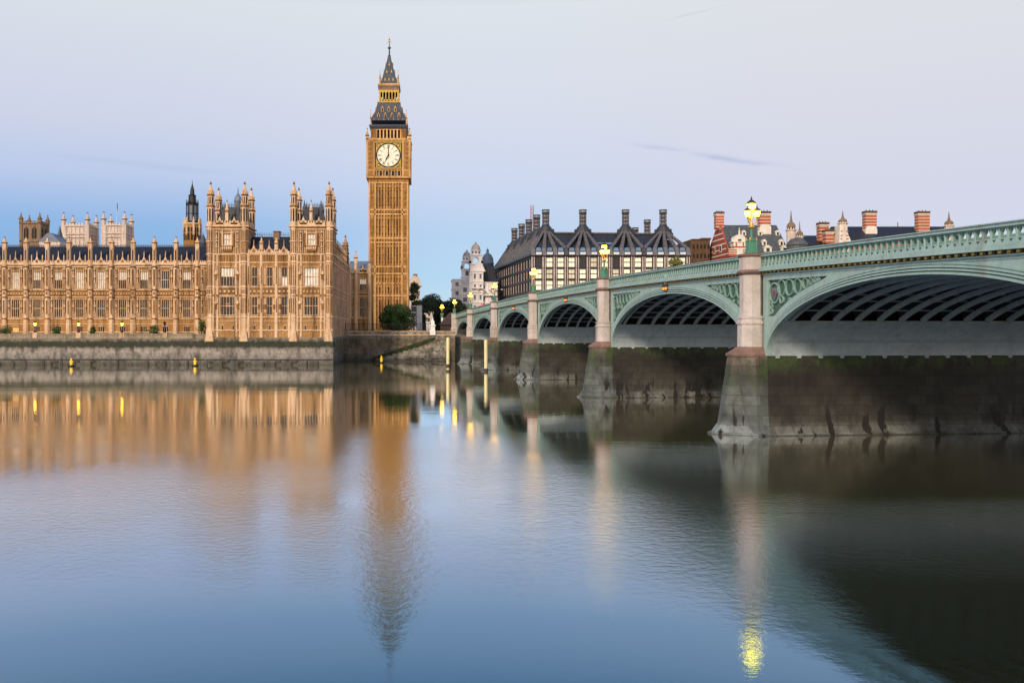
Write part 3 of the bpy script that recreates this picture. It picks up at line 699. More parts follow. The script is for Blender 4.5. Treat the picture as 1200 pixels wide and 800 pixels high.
# --- north return wing and link
XR = xp(389.3); zc = Z(298, PY); y0s, y1s = PY+9.6, 259.5
b = MB(XR, 0, math.pi/2)
z = lambda y: Z(y, PY)
holes = []; wins = []; nb = 12; L_ = y1s-PY
for i in range(nb):
    u = PY+1.6+ (L_-2.4)*(i+.5)/nb
    for za, zb in ((335,313),(369,348)): holes.append((u-.75,u+.75,z(za),z(zb))); wins.append((u,z(za),1.5,z(zb)-z(za)))
b.wall(PY+.5, y1s, 6.2, z(298), holes, 'side_stone', 0, .5)
for yy, t in ((371.3,.3),(346.3,.26),(336.5,.26),(307.5,.3),(298,.4)): b.box(PY+1.2, y1s+.2, -t, .02, z(yy)-t/2, z(yy)+t/2, 'light_trim')
for i in range(nb+1):
    u = PY+1.6+(L_-2.4)*i/nb
    b.octo(u, 0, [(.42,6.4),(.42,z(372)),(.34,z(371)),(.34,z(297))], 'side_stone')
    panels(b, u+.3, u+(L_-2.4)/nb-.3, z(345.5), z(337.2), .8, 'shaded_carving') if i < nb else 0
    if i < nb: tracery(b, u+.6, u+(L_-2.4)/nb-.6, z(306.5), z(299.5), .6, -.1, 'shaded_carving', .1)
parapet(b, PY+9.8, y1s, z(297), .65, 1.1, -.2)
ret = b.build('return_wing', palace)
for (u, zb, w, h) in wins: put('window', window_mesh(w, h, 2, 1, 'glass', False, random.choice(['glass','blind'])), ret, (XR, u, zb), math.pi/2)
pmr = pinnacle_mesh(.7, 4.2, 'side_stone')
for i in range(2, nb): put('pinnacle', pmr, ret, (XR, PY+1.6+(L_-2.4)*i/nb, z(296)))
turret('turret', ret, XR-.3, 250.5, .9, z(300), Z(297, 250), Z(288, 250), Z(275, 250), 'side_stone')
b = MB(); b.polyx([(XR-.8,z(298)),(XR-5,z(283)),(XR-7,z(283)),(XR-11,z(298))], PY+9.8, y1s, 'slate'); b.box(XR-11, XR-.55, PY+9.6, y1s, GZ, z(298), 'side_stone'); b.build('roof', ret)
LY = 260.0; z = lambda y: Z(y, LY); xl = lambda p: X(p, LY)
b = MB(0, LY, 0); holes = []; wins = []
for a, c in ((410.6,414),(421.5,429.5)):
    for yt, yb in ((326,340),(349,371)): holes.append((xl(a),xl(c),z(yb),z(yt))); wins.append((xl((a+c)/2),z(yb),xl(c)-xl(a),z(yt)-z(yb)))
b.wall(xl(407), xl(434), GZ, z(319), holes, 'gold_stone')
for yy, t in ((319.5,.4),(343,.3),(347,.3),(373,.3)): b.box(xl(407), xl(434), -t, .02, z(yy)-t/2, z(yy)+t/2, 'light_trim')
for p in (409, 417, 433): b.octo(xl(p), 0, [(.55,GZ),(.5,z(318))], 'light_trim'); b.octo(xl(p), 0, [(.45,z(318)),(.42,z(309))], 'light_trim')
parapet(b, xl(409), xl(434), z(319), .65, 1.1, -.2); gablet(b, xl(425.5), z(319), 2, 2.2, -.2)
for p in (411, 419, 431): tracery(b, xl(p), xl(p+1.8), z(372), z(322), .25)
b.box(xl(407), xl(434), .5, 14, GZ, z(319), 'gold_stone')
link = b.build('link_wing', palace)
for (u, zb, w, h) in wins: put('window', window_mesh(w, h, 3 if w > 1.2 else 1, 1, 'glass', False, 'blind' if zb > z(345) and w > 1.2 else 'glass'), link, (u, LY, zb))
for p in (417,): put('pinnacle', pinnacle_mesh(.9, z(294)-z(309)), link, (xl(p), LY, z(309)))
b = MB(); b.polyy([(LY+1,z(319)),(LY+6,Z(306,LY+6)),(LY+8,Z(306,LY+6)),(LY+13,z(319))], xl(407)+.2, xl(433), 'lead'); b.build('roof', link)

# ------------------------------------------------------------------ clock tower
BY = 288.0; bcx = X(455.3, BY); hw = 6.4; bcy = BY+hw
z = lambda y: Z(y, BY); xb = lambda p: X(p, BY); zc_ = lambda y: Z(y, bcy)
ct = thing('clock_tower', (bcx, bcy, GZ), 'tall golden Gothic clock tower with round white dial and dark spire', 'clock tower')
b = MB(bcx, bcy, 0)
b.sq(0, 0, [(hw-.5,GZ-.5),(hw-.5,z(212))], 'tower_stone')
bands = [(388,1.2,.5),(346.5,.5,.35),(332,.4,.3),(320.5,.5,.4),(312.5,.5,.4),(284,.5,.35),(279,.5,.35),(251,.5,.4),(245.8,.5,.4),(214,.5,.35)]
for yy, t, o in bands: b.sq(0, 0, [(hw-.4+o,z(yy)-t/2),(hw-.4+o,z(yy)+t/2)], 'tower_trim')
rows = [(379,348),(345,333),(330,322),(310.5,286),(277.5,253),(243.5,216)]
for a in range(4):
    b.set(bcx, bcy, a*math.pi/2)
    for sx in (-1, 1):
        for d, hwid in ((hw-.95, .75),): b.box(sx*d-hwid, sx*d+hwid, -hw+.02+.06, -hw+.7, GZ, z(213), 'tower_stone')
        b.box(sx*(hw-2.0)-.18, sx*(hw-2.0)+.18, -hw+.0, -hw+.7, GZ, z(213), 'tower_trim')
        b.box(sx*(hw-.25)-.22, sx*(hw-.25)+.22, -hw-.05, -hw+.5, GZ, z(213), 'tower_trim')
        for (ya, yb) in rows:
            zz = z(ya)+.6
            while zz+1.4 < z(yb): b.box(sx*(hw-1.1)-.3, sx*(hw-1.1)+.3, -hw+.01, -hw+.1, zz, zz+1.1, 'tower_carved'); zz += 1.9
    n = 9
    for i in range(n+1):
        u = -(hw-2.2) + 2*(hw-2.2)*i/n; t = .17 if i % 3 == 0 else .10
        b.box(u-t, u+t, -hw+.1-(.08 if i % 3 == 0 else 0), -hw+.52, GZ, z(213), 'tower_trim')
        if i == n: continue
        um = u+(hw-2.2)/n
        for j, (ya, yb) in enumerate(rows):
            zz = z(ya); zt = z(yb); hgt = zt-zz
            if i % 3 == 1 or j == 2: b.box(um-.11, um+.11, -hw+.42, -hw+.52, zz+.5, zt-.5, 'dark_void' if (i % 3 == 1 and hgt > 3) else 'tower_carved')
            q = zz+1.0
            while q < zt-.6:
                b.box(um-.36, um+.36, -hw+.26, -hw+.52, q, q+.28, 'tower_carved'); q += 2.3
            b.polyx([(um-.36,zt-.9),(um+.36,zt-.9),(um+.36,zt-.2),(um-.36,zt-.2)], -hw+.25, -hw+.52, 'tower_stone')
    for (ya, yb) in ((320.5,312.5),(284,279),(251,245.8)):
        m_ = 11
        for i in range(m_):
            u = -(hw-1)+2*(hw-1)*(i+.5)/m_; b.box(u-.3, u+.3, -hw-.02, -hw+.3, z(ya)+.4, z(yb)-.4, 'tower_carved')
b.set()
shaft = b.build('shaft', ct)
# clock stage
b = MB(bcx, bcy, 0); hc = 7.05
b.sq(0, 0, [(hw,z(213)),(hc-.5,z(208)),(hc-.5,z(164))], 'tower_stone')
b.sq(0, 0, [(hc+.1,z(209)),(hc+.15,z(207)),(hc-.2,z(206.4))], 'tower_trim'); b.sq(0, 0, [(hc,z(200.5)),(hc+.05,z(199.4))], 'tower_trim'); b.sq(0, 0, [(hc,z(166)),(hc+.2,z(164.5)),(hc+.2,z(163))], 'tower_trim')
for a in range(4):
    b.set(bcx, bcy, a*math.pi/2)
    for i in range(9):
        u = -3.9+7.8*i/8; b.box(u-.12, u+.12, -hc-.02, -hc+.55, z(206.5), z(200.5), 'tower_trim')
        if i < 8: b.box(u+.2, u+.78, -hc+.44, -hc+.54, z(206), z(201.5), 'dark_void' if i % 2 else 'lead')
    for sx in (-1, 1):
        b.box(sx*5.9-.95, sx*5.9+.95, -hc-.0, -hc+.6, z(206.4), z(166), 'tower_stone')
        for zz in range(6): b.box(sx*5.9-.45, sx*5.9+.45, -hc-.06, -hc+.05, z(198-zz*5.4), z(195-zz*5.4), 'tower_carved')
        b.box(sx*4.65-.28, sx*4.65+.28, -hc-.12, -hc+.6, z(206.4), z(166), 'tower_trim')
        b.box(sx*6.75-.28, sx*6.75+.28, -hc-.10, -hc+.3, z(207), z(166), 'tower_trim')
stage = b.build('clock_stage', ct)
dz = z(182.5); dr = 13.4*BY/F
for a in range(4):
    b = MB(bcx, bcy, a*math.pi/2); y0 = -hc+.12
    b.box(-4.35, 4.35, y0, y0+.4, dz-4.35, dz+4.35, 'gilt'); 
    for (p, q, r_, s_) in ((-4.35,4.35,4.0,4.35),(-4.35,4.35,-4.35,-4.0)): b.box(p, q, y0-.18, y0, dz+r_, dz+s_, 'gilt')
    for sx in (-1, 1): b.box(sx*4.17-.17, sx*4.17+.17, y0-.16, y0, dz-4.0, dz+4.0, 'black')
    b.box(-4.0, 4.0, y0-.05, y0, dz-4.0, dz-3.82, 'black'); b.box(-4.0, 4.0, y0-.05, y0, dz+3.82, dz+4.0, 'black')
    for sx in (-1, 1):
        for sz in (-1, 1):
            b.ring(sx*3.15, dz+sz*3.15, .62, .16, y0-.06, y0, 'black', 10); b.ring(sx*3.2, dz+sz*3.2, .3, .28, y0-.08, y0, 'gilt', 8)
    b.ring(0, dz, dr+.28, .30, y0-.16, y0+.02, 'black', 40)
    face = b.build('clock_face', ct)
    b = MB(bcx, bcy, a*math.pi/2); n = 40
    b.add([(dr*math.cos(2*math.pi*i/n), y0-.06, dz+dr*math.sin(2*math.pi*i/n)) for i in range(n)] , [tuple(range(n))], 'dial')
    for rr, w in ((dr,.08),(dr*.93,.05),(dr*.64,.06),(dr*.24,.05)): b.ring(0, dz, rr, w, y0-.10, y0-.06, 'black', 40)
    b.build('dial', face)
    b = MB(bcx, bcy, a*math.pi/2)
    for h in range(12):
        an = math.pi/2 - h*math.pi/6; dx, dzz = math.cos(an), math.sin(an)
        num = {1:'I',2:'II',3:'III',4:'IV',5:'V',6:'VI',7:'VII',8:'VIII',9:'IX',10:'X',11:'XI',0:'XII'}[h]
        tot = sum(.20 if ch == 'I' else .46 for ch in num); u = -tot/2; r0, r1 = dr*.67, dr*.90
        def stroke(ua, ra, ub, rb_, w=.055):
            P = []
            for (uu, rr) in ((ua-w,ra),(ua+w,ra),(ub+w,rb_),(ub-w,rb_)): P.append((dx*rr + dzz*uu, dz + dzz*rr - dx*uu))
            b.polyx(P, y0-.12, y0-.07, 'black')
        for ch in num:
            if ch == 'I': stroke(u+.10, r0, u+.10, r1); u += .20
            elif ch == 'V': stroke(u+.23, r0, u+.06, r1); stroke(u+.23, r0, u+.40, r1, .035); u += .46
            else: stroke(u+.06, r0, u+.40, r1); stroke(u+.40, r0, u+.06, r1, .035); u += .46
        for rr in (dr*.245,): stroke(0, dr*.245, 0, dr*.63, .02)
    b.build('numerals', face)
    for nm, ang, ln, w in (('hour_hand', R(90-208.5), dr*.60, .20), ('minute_hand', R(90-358), dr*.92, .13)):
        b = MB(bcx, bcy, a*math.pi/2); dx, dzz = math.cos(ang), math.sin(ang)
        P = [(dx*r_ - dzz*u, dz + dzz*r_ + dx*u) for u, r_ in ((-w*.5,-ln*.22),(w*.5,-ln*.22),(w*1.1,ln*.55),(w*.3,ln),(-w*.3,ln),(-w*1.1,ln*.55))]
        b.polyx(P, y0-.26 if nm == 'hour_hand' else y0-.34, y0-.2 if nm == 'hour_hand' else y0-.28, 'black'); b.ring(0, dz, .3, .29, y0-.38, y0-.18, 'black', 10); b.build(nm, face)
# belfry
b = MB(bcx, bcy, 0); hb = 5.72
b.sq(0, 0, [(hb-.7,z(163)),(hb-.7,z(147))], 'dark_void'); b.sq(0, 0, [(hb+.3,z(163.2)),(hb,z(161.5))], 'tower_trim'); b.sq(0, 0, [(hb+.05,z(150.5)),(hb+.25,z(149.5)),(hb+.55,z(147.5)),(hb+.55,z(146.2)),(hb+.2,z(145.5))], 'iron_roof')
for a in range(4):
    b.set(bcx, bcy, a*math.pi/2)
    for sx in (-1, 1): b.box(sx*(hb-.88)-.85, sx*(hb-.88)+.85, -hb, -hb+1.2, z(161.5), z(150.5), 'tower_stone'); b.box(sx*(hb-.85)-.3, sx*(hb-.85)+.3, -hb-.05, -hb+.05, z(160), z(152), 'tower_carved')
    for i in range(8):
        u = -3.9+7.8*i/7; b.box(u-.22, u+.22, -hb+.05, -hb+.9, z(161.5), z(150.5), 'tower_trim')
        if i < 7: b.polyx([(u+.22,z(152.3)),(u+.557,z(151)),(u+.894,z(152.3)),(u+.894,z(150.5)),(u+.22,z(150.5))], -hb+.1, -hb+.6, 'tower_trim')
    b.box(-hb-.3, hb+.3, -hb-.35, -hb-.25, z(147.2), z(146.4), 'gilt')
b.set(); bel = b.build('belfry', ct)
# lower roof
zz = zc_; b = MB(bcx, bcy, 0)
b.sq(0, 0, [(5.75,zz(146)),(5.5,zz(143)),(4.35,zz(134)),(3.62,zz(123.4))], 'iron_roof')
for a in range(4):
    b.set(bcx, bcy, a*math.pi/2)
    for yy, us in ((140.5,(-3.3,-1.1,1.1,3.3)),(132.5,(-2.1,0,2.1))):
        d = 5.2 if yy > 138 else 4.3
        for u in us:
            b.polyx([(u-.42,zz(yy)-.7),(u+.42,zz(yy)-.7),(u+.42,zz(yy)+.4),(u,zz(yy)+1.3),(u-.42,zz(yy)+.4)], -d-.15, -d+.9, 'tower_trim')
            b.polyx([(u-.2,zz(yy)-.5),(u+.2,zz(yy)-.5),(u+.2,zz(yy)+.3),(u,zz(yy)+.7),(u-.2,zz(yy)+.3)], -d-.2, -d-.14, 'dark_void')
    i = 0
    for k in range(15):
        u = -5.4+10.8*k/14; b.box(u-.05, u+.05, -5.75, -5.6, zz(145.8), zz(143.2), 'gilt' if k % 2 else 'iron_roof')
b.set(); b.build('lower_roof', ct)
# lantern
b = MB(bcx, bcy, 0); hl = 3.25
b.sq(0, 0, [(3.75,zz(123.6)),(3.75,zz(122.4)),(3.3,zz(122))], 'gilt'); b.sq(0, 0, [(1.6,zz(122)),(1.6,zz(106))], 'dark_void')
b.sq(0, 0, [(hl,zz(108.5)),(hl+.1,zz(106)),(hl+.35,zz(104.8)),(hl+.35,zz(103))], 'brown_stone'); b.sq(0, 0, [(hl+.3,zz(103)),(hl+.3,zz(101.4)),(2.8,zz(101))], 'tower_trim')
for a in range(4):
    b.set(bcx, bcy, a*math.pi/2)
    for i in range(7):
        u = -3.0+6.0*i/6; t = .28 if i in (0,6) else .15; b.box(u-t, u+t, -hl, -hl+.35, zz(122), zz(108.5), 'gilt')
        if i < 6: b.polyx([(u,zz(113)),(u+.5,zz(110.5)),(u+1,zz(113)),(u+1,zz(108.5)),(u,zz(108.5))], -hl+.05, -hl+.25, 'gilt')
    b.box(-hl, hl, -hl, -hl+.2, zz(121.6), zz(119.6), 'gilt')
b.set(); b.build('lantern', ct)
b = MB(bcx, bcy, 0)
b.sq(0, 0, [(2.75,zz(101)),(2.45,zz(97)),(1.55,zz(84)),(.75,zz(72)),(.42,zz(66))], 'iron_roof')
for a in range(4):
    b.set(bcx, bcy, a*math.pi/2)
    for yy, us in ((95.5,(-1.3,0,1.3)),(85.5,(-.75,.75)),(76.5,(0,))):
        d = .42+(2.75-.42)*(yy-66)/35
        for u in us: b.polyx([(u-.26,zz(yy)-.5),(u+.26,zz(yy)-.5),(u,zz(yy)+.75)], -d-.16, -d+.7, 'gilt')
b.set(); b.build('spire', ct)
b = MB(bcx, bcy, 0)
b.lathe(0, 0, [(.3,zz(66.5)),(.6,zz(66)),(.28,zz(65)),(.22,zz(58)),(.55,zz(57)),(.5,zz(55.6)),(.16,zz(55)),(.1,zz(48))], 8, 'iron_roof'); b.lathe(0, 0, [(.05,zz(47.6)),(.28,zz(46.6)),(.05,zz(45.6))], 8, 'gilt'); b.sq(0, 0, [(.05,zz(48)),(.03,zz(42.8))], 'iron')
for a in range(4): b.set(bcx, bcy, a*math.pi/2); b.sweep([(0,zz(49)),(.5,zz(48)),(.8,zz(50.5))], [(0,zz(50)),(.4,zz(49)),(.65,zz(51))], -.05, .05, 'gilt')
b.set(); b.build('finial', ct)
pmc = pinnacle_mesh(.9, 4.6, 'tower_trim'); pml = pinnacle_mesh(.34, 5.2, 'tower_trim')
for sx in (-1, 1):
    for sy in (-1, 1):
        put('pinnacle', pmc, ct, (bcx+sx*(hc-.25), bcy+sy*(hc-.25), z(167)))
        put('pinnacle', pml, ct, (bcx+sx*5.75, bcy+sy*5.75, z(146.5))); put('pinnacle', pml, ct, (bcx+sx*2.95, bcy+sy*2.95, zz(103)))

# ------------------------------------------------------------------ towers behind the palace
def abbey(px0, px1, ytop, ybat, label, flag=False):
    Y = 470; x0, x1 = X(px0, Y), X(px1, Y); w = x1-x0; cx = (x0+x1)/2; cy = Y+w/2
    t = thing('abbey_tower', (cx, cy, GZ), label, 'tower', 'white abbey towers behind the palace')
    b = MB(cx, cy, 0); zb, zt = Z(ybat, Y), Z(ytop, Y); h = w/2
    b.sq(0, 0, [(h-.6,GZ),(h-.6,zb)], 'white_stone')
    for yy in (0, -4.2, -6, -12, -18): b.sq(0, 0, [(h+.1,zb+yy),(h+.1,zb+yy+.5)], 'white_stone')
    for a in range(4):
        b.set(cx, cy, a*math.pi/2)
        for sx in (-1, 1): b.box(sx*(h-1.2)-1.2, sx*(h-1.2)+1.17, -h, -h+2, GZ, zb, 'white_stone') if sx > 0 else b.box(-h+.03, -h+2.4, -h, -h+2, GZ, zb, 'white_stone')
        for k in range(5): u = -h+3+(2*h-6)*k/4; b.box(u-.18, u+.18, -h+.3, -h+.7, zb-14, zb-.2, 'white_stone')
        b.ring(0, zb-12, 2.3, .5, -h+.2, -h+.8, 'white_stone', 16); b.box(-1.7, 1.7, -h+.5, -h+.62, zb-13.6, zb-10.4, 'dark_void')
        b.box(-1.1, 1.1, -h+.5, -h+.62, zb-26, zb-17, 'dark_void')
        k = -h+2.6
        while k < h-2.6: b.box(k, k+.9, -h+.2, -h+.8, zb+.5, zb+1.7, 'white_stone'); k += 1.6
    b.set(); b.build('body', t)
    pm = pinnacle_mesh(2.0, (zt-zb)*1.05, 'white_stone', True)
    for sx in (-1, 1):
        for sy in (-1, 1): put('pinnacle', pm, t, (cx+sx*(h-1.0), cy+sy*(h-1.0), zb))
    if flag:
        b = MB(); b.lathe(cx-.5, cy, [(.14,zb),(.08,Z(234,Y))], 8, 'white_paint'); b.build('flagpole', t)
        b = MB(); zf = Z(236,Y); b.polyx([(cx-.4,zf),(cx-.1,zf),(cx-.1,zf-3.4),(cx-.2,zf-4.0),(cx-.45,zf-2.2)], cy-.2, cy+.1, 'black'); b.build('flag', t)
abbey(71.5, 104, 249, 265, 'white twin abbey tower with four pinnacles and no flagpole')
abbey(118.5, 147.5, 248, 264.5, 'white twin abbey tower flying a flag on its pole', True)
Y = 420
t = thing('church_tower', (X(35,Y), Y+5, GZ), 'brown square church tower with four pinnacles at far left', 'tower')
b = MB(X(35,Y), Y+5, 0); h = (X(47.5,Y)-X(22.5,Y))/2; zb = Z(262,Y)
b.sq(0, 0, [(h-.4,GZ),(h-.4,zb)], 'brown_stone'); b.sq(0, 0, [(h+.1,zb),(h+.1,zb+.5)], 'brown_stone'); b.sq(0, 0, [(h,zb-8.5),(h,zb-8)], 'brown_stone')
for a in range(4):
    b.set(X(35,Y), Y+5, a*math.pi/2)
    for sx in (-1, 1):
        b.box(sx*(h-.63)-.6, sx*(h-.63)+.6, -h, -h+1, GZ, zb, 'brown_stone'); b.polyx([(sx*1.9-1.05,zb-7),(sx*1.9+1.05,zb-7),(sx*1.9+1.05,zb-2.6),(sx*1.9,zb-1.2),(sx*1.9-1.05,zb-2.6)], -h+.3, -h+.45, 'dark_void')
        b.box(sx*1.9-.12, sx*1.9+.12, -h+.2, -h+.5, zb-7, zb-1.4, 'brown_stone')
    k = -h+1.5
    while k < h-1.5: b.box(k, k+.7, -h+.1, -h+.5, zb+.5, zb+1.4, 'brown_stone'); k += 1.3
b.set(); b.build('body', t)
pm = pinnacle_mesh(1.4, 5.2, 'brown_stone')
for sx in (-1, 1):
    for sy in (-1, 1): put('pinnacle', pm, t, (X(35,Y)+sx*(h-.6), Y+5+sy*(h-.6), zb))
Y = 400
t = thing('hall', (X(57.5,Y), Y+5, GZ), 'low pyramid roofed hall between the church tower and the abbey', 'building')
b = MB(); b.box(X(46,Y), X(70,Y), Y, Y+12, GZ, Z(283,Y), 'white_stone'); b.build('wall', t)
b = MB(); b.polyx([(X(45.5,Y),Z(283,Y)),(X(70,Y),Z(283,Y)),(X(60,Y),Z(273,Y)),(X(56,Y),Z(273,Y))], Y-.3, Y+12, 'lead'); b.build('roof', t)
b = MB(); b.octo(X(70.3,410), 410, [(1.3,GZ),(1.3,Z(284,410)),(1.6,Z(283,410)),(1.1,Z(277,410)),(.1,Z(264.5,410))], 'iron_roof'); tag(b.build('spirelet', origin=(X(70.3,410),410,GZ)), 'slim dark spirelet just left of the left abbey tower', 'spire')
Y = 290; cx = X(222.5, Y); cy = Y+3
t = thing('ventilation_tower', (cx, cy, GZ), 'golden tower topped by tall dark openwork spire, behind the palace roof', 'tower')
b = MB(cx, cy, 0); b.octo(0, 0, [(2.6,GZ),(2.6,Z(262,Y))], 'gold_stone'); b.octo(0, 0, [(2.8,Z(262,Y)),(2.8,Z(260.5,Y))], 'light_trim')
for a in range(8):
    b.set(cx, cy, a*math.pi/4)
    for u in (-.55, .55):
        for (ya, yb) in ((281,272.5),(271.5,266)): b.box(u-.34, u+.34, -2.66, -2.5, Z(ya,Y), Z(yb,Y), 'dark_void')
    b.set(cx, cy, a*math.pi/4+math.pi/8); b.sq(0, -2.75, [(.28,Z(275,Y)),(.28,Z(258,Y)),(.03,Z(253,Y))], 'light_trim')
b.set(); b.build('body', t)
b = MB(cx, cy, 0); b.octo(0, 0, [(1.75,Z(262,Y)),(1.75,Z(238,Y)),(2.0,Z(237.5,Y)),(1.2,Z(236,Y)),(1.1,Z(228,Y)),(1.3,Z(227.5,Y)),(.7,Z(226.5,Y)),(.6,Z(221,Y)),(.12,Z(214,Y)),(.03,Z(209,Y))], 'iron')
for a in range(8):
    b.set(cx, cy, a*math.pi/4)
    b.box(-.45, .45, -1.80, -1.70, Z(258,Y), Z(240,Y), 'lead'); b.box(-.5,.5,-1.83,-1.7,Z(250,Y),Z(249,Y),'iron')
    b.set(cx, cy, a*math.pi/4+math.pi/8); b.sq(0, -1.9, [(.12,Z(260,Y)),(.12,Z(236,Y)),(.02,Z(232,Y))], 'iron')
b.set(); b.build('spire', t)
b = MB(); xs, ys = X(238,280), 280; b.octo(xs, ys, [(1.0,GZ),(1.0,Z(289,ys)),(1.3,Z(285,ys)),(.9,Z(281,ys)),(.15,Z(275,ys)),(.03,Z(272,ys))], 'iron_roof')
tag(b.build('spirelet', origin=(xs,ys,GZ)), 'small dark spirelet behind the palace roof beside the left towered block', 'spire')
b = MB(); xs, ys = X(279,245), 245; b.octo(xs, ys, [(.9,Z(290,ys)),(.9,Z(238,ys)),(1.1,Z(236,ys)),(.8,Z(231,ys)),(.2,Z(227,ys)),(.04,Z(219,ys))], 'lead'); b.octo(xs, ys, [(1.1,GZ),(1.1,Z(290,ys))],'brown_stone')
tag(b.build('spirelet', origin=(xs,ys,GZ)), 'slim blue grey spirelet seen between the turrets of the left tower', 'spire')

# ------------------------------------------------------------------ bridge (local x = along the bridge to the far bank, y = out to the south)
BA = math.atan2(.9956, -.0941); BO = (25.08, 69.2, 0)
br = thing('bridge', BO, 'pale green cast iron arch bridge on stone piers across the river', 'bridge', rz=BA)
piers = [-35.5, 0, 39, 79, 116.8, 152]; ends = [-67.5, 183.5]
sup = [ends[0]] + piers + [ends[1]]
crown = [10.2, 11.05, 11.6, 11.9, 11.6, 11.05, 10.5]
def ztop(s): return 14.4 - (.00018 if s < 58 else .00009)*(s-58)**2
FO = -.55; NO = -26.0; HT = 1.55
b = MB()
ss = [ends[0]-20+ (ends[1]+24-ends[0])*i/60 for i in range(61)]
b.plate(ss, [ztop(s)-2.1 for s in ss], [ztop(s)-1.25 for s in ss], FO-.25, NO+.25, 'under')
b.plate(ss, [ztop(s)-1.246 for s in ss], [ztop(s)-1.2 for s in ss], FO-4, NO+4, 'asphalt')
for o0, o1 in ((FO-.3, FO-3.98), (NO+.3, NO+3.98)): b.plate(ss, [ztop(s)-1.246 for s in ss], [ztop(s)-1.05 for s in ss], o0, o1, 'paving')
b.build('roadway', br)

def arc(c, a, rise, d=0, n=56, zmin=None):
    P = []
    for i in range(n+1):
        t = math.pi*(1-i/n); x, zz = math.cos(t), math.sin(t)
        nx, nz = x/a, zz/rise; l = math.hypot(nx, nz)
        px, pz = c+a*x+d*nx/l, 6.0+rise*zz+d*nz/l
        if zmin is None or pz >= zmin: P.append((px, pz))
    return P
def interp(P, x):
    if x <= P[0][0]: return 6.0
    if x >= P[-1][0]: return 6.0
    for i in range(len(P)-1):
        if P[i][0] <= x <= P[i+1][0]:
            t = (x-P[i][0])/max(1e-9, P[i+1][0]-P[i][0]); return P[i][1]+(P[i+1][1]-P[i][1])*t
    return 6.0
# parapet tile with a trefoil opening
def parapet_mesh(s0, s1, o):
    b = MB(); n = max(1, round((s1-s0)/.56)); w = (s1-s0)/n
    K = 12; hole = []
    for k in range(K):
        a = 2*math.pi*k/K + math.pi/2; r = .175+.055*math.cos(3*(a-math.pi/2)); hole.append((r*math.cos(a), r*math.sin(a)*1.1))
    sq = []
    for k in range(K):
        a = 2*math.pi*k/K + math.pi/2; c_, s_ = math.cos(a), math.sin(a); m = max(abs(c_), abs(s_)); sq.append((c_/m, s_/m))
    for i in range(n):
        c = s0+w*(i+.5); zt = ztop(c); zm = zt-.50; hh = .27
        rf = [(c+q[0]*w/2, zm+(ztop(c+q[0]*w/2)-zt)+q[1]*hh) for q in sq]; rh = [(c+q[0], zm+q[1]+.02) for q in hole]
        b.add([(x,o+.06,z_) for x,z_ in rf]+[(x,o+.06,z_) for x,z_ in rh]+[(x,o-.06,z_) for x,z_ in rf]+[(x,o-.06,z_) for x,z_ in rh],
              [f for k in range(K) for f in ((k,(k+1)%K,K+(k+1)%K,K+k),(2*K+k,3*K+k,3*K+(k+1)%K,2*K+(k+1)%K),(K+k,K+(k+1)%K,3*K+(k+1)%K,3*K+k))], 'green_mid')  # darker green puts recess shade into the tracery colour
        e = .09                                                  # solid dark drops paint the shaded piercings under each trefoil
        b.box(c-w/2-e*.5, c-w/2+e*.5, o+.06, o+.12, zm-hh+(ztop(c-w/2)-zt), zm+hh+(ztop(c-w/2)-zt), 'green')
        b.polyx([(c-.11,zm-hh-.06),(c+.11,zm-hh-.06),(c,zm-hh-.2)], o+.05, o+.16, 'green_dark')
    xs = [s0+(s1-s0)*i/24 for i in range(25)]
    for (lo, hi, y0, y1, m) in ((-.23,0,.26,-.26,'green'), (-.06,.0,.34,.26,'green'), (-.30,-.23,.14,-.14,'green_mid'), (-1.02,-.77,.14,-.2,'green'), (-1.10,-1.02,.3,-.2,'green'), (-1.3,-1.10,.36,-.2,'green'), (-1.36,-1.3,.42,-.2,'green')):
        b.plate(xs, [ztop(s)+lo for s in xs], [ztop(s)+hi for s in xs], o+y0, o+y1, m)
    return b
def cornice_mesh(s0, s1, o):
    b = MB(); xs = [s0+(s1-s0)*i/24 for i in range(25)]
    b.plate(xs, [ztop(s)-1.56 for s in xs], [ztop(s)-1.36 for s in xs], o+.05, o-.2, 'black')
    n = round((s1-s0)/.62)
    for i in range(n):
        s = s0+(s1-s0)*(i+.5)/n; b.box(s-.12, s+.12, o+.05, o+.20, ztop(s)-1.52, ztop(s)-1.38, 'gilt')
    b.plate(xs, [ztop(s)-1.64 for s in xs], [ztop(s)-1.56 for s in xs], o+.12, o-.2, 'green')
    return b
CR = .9
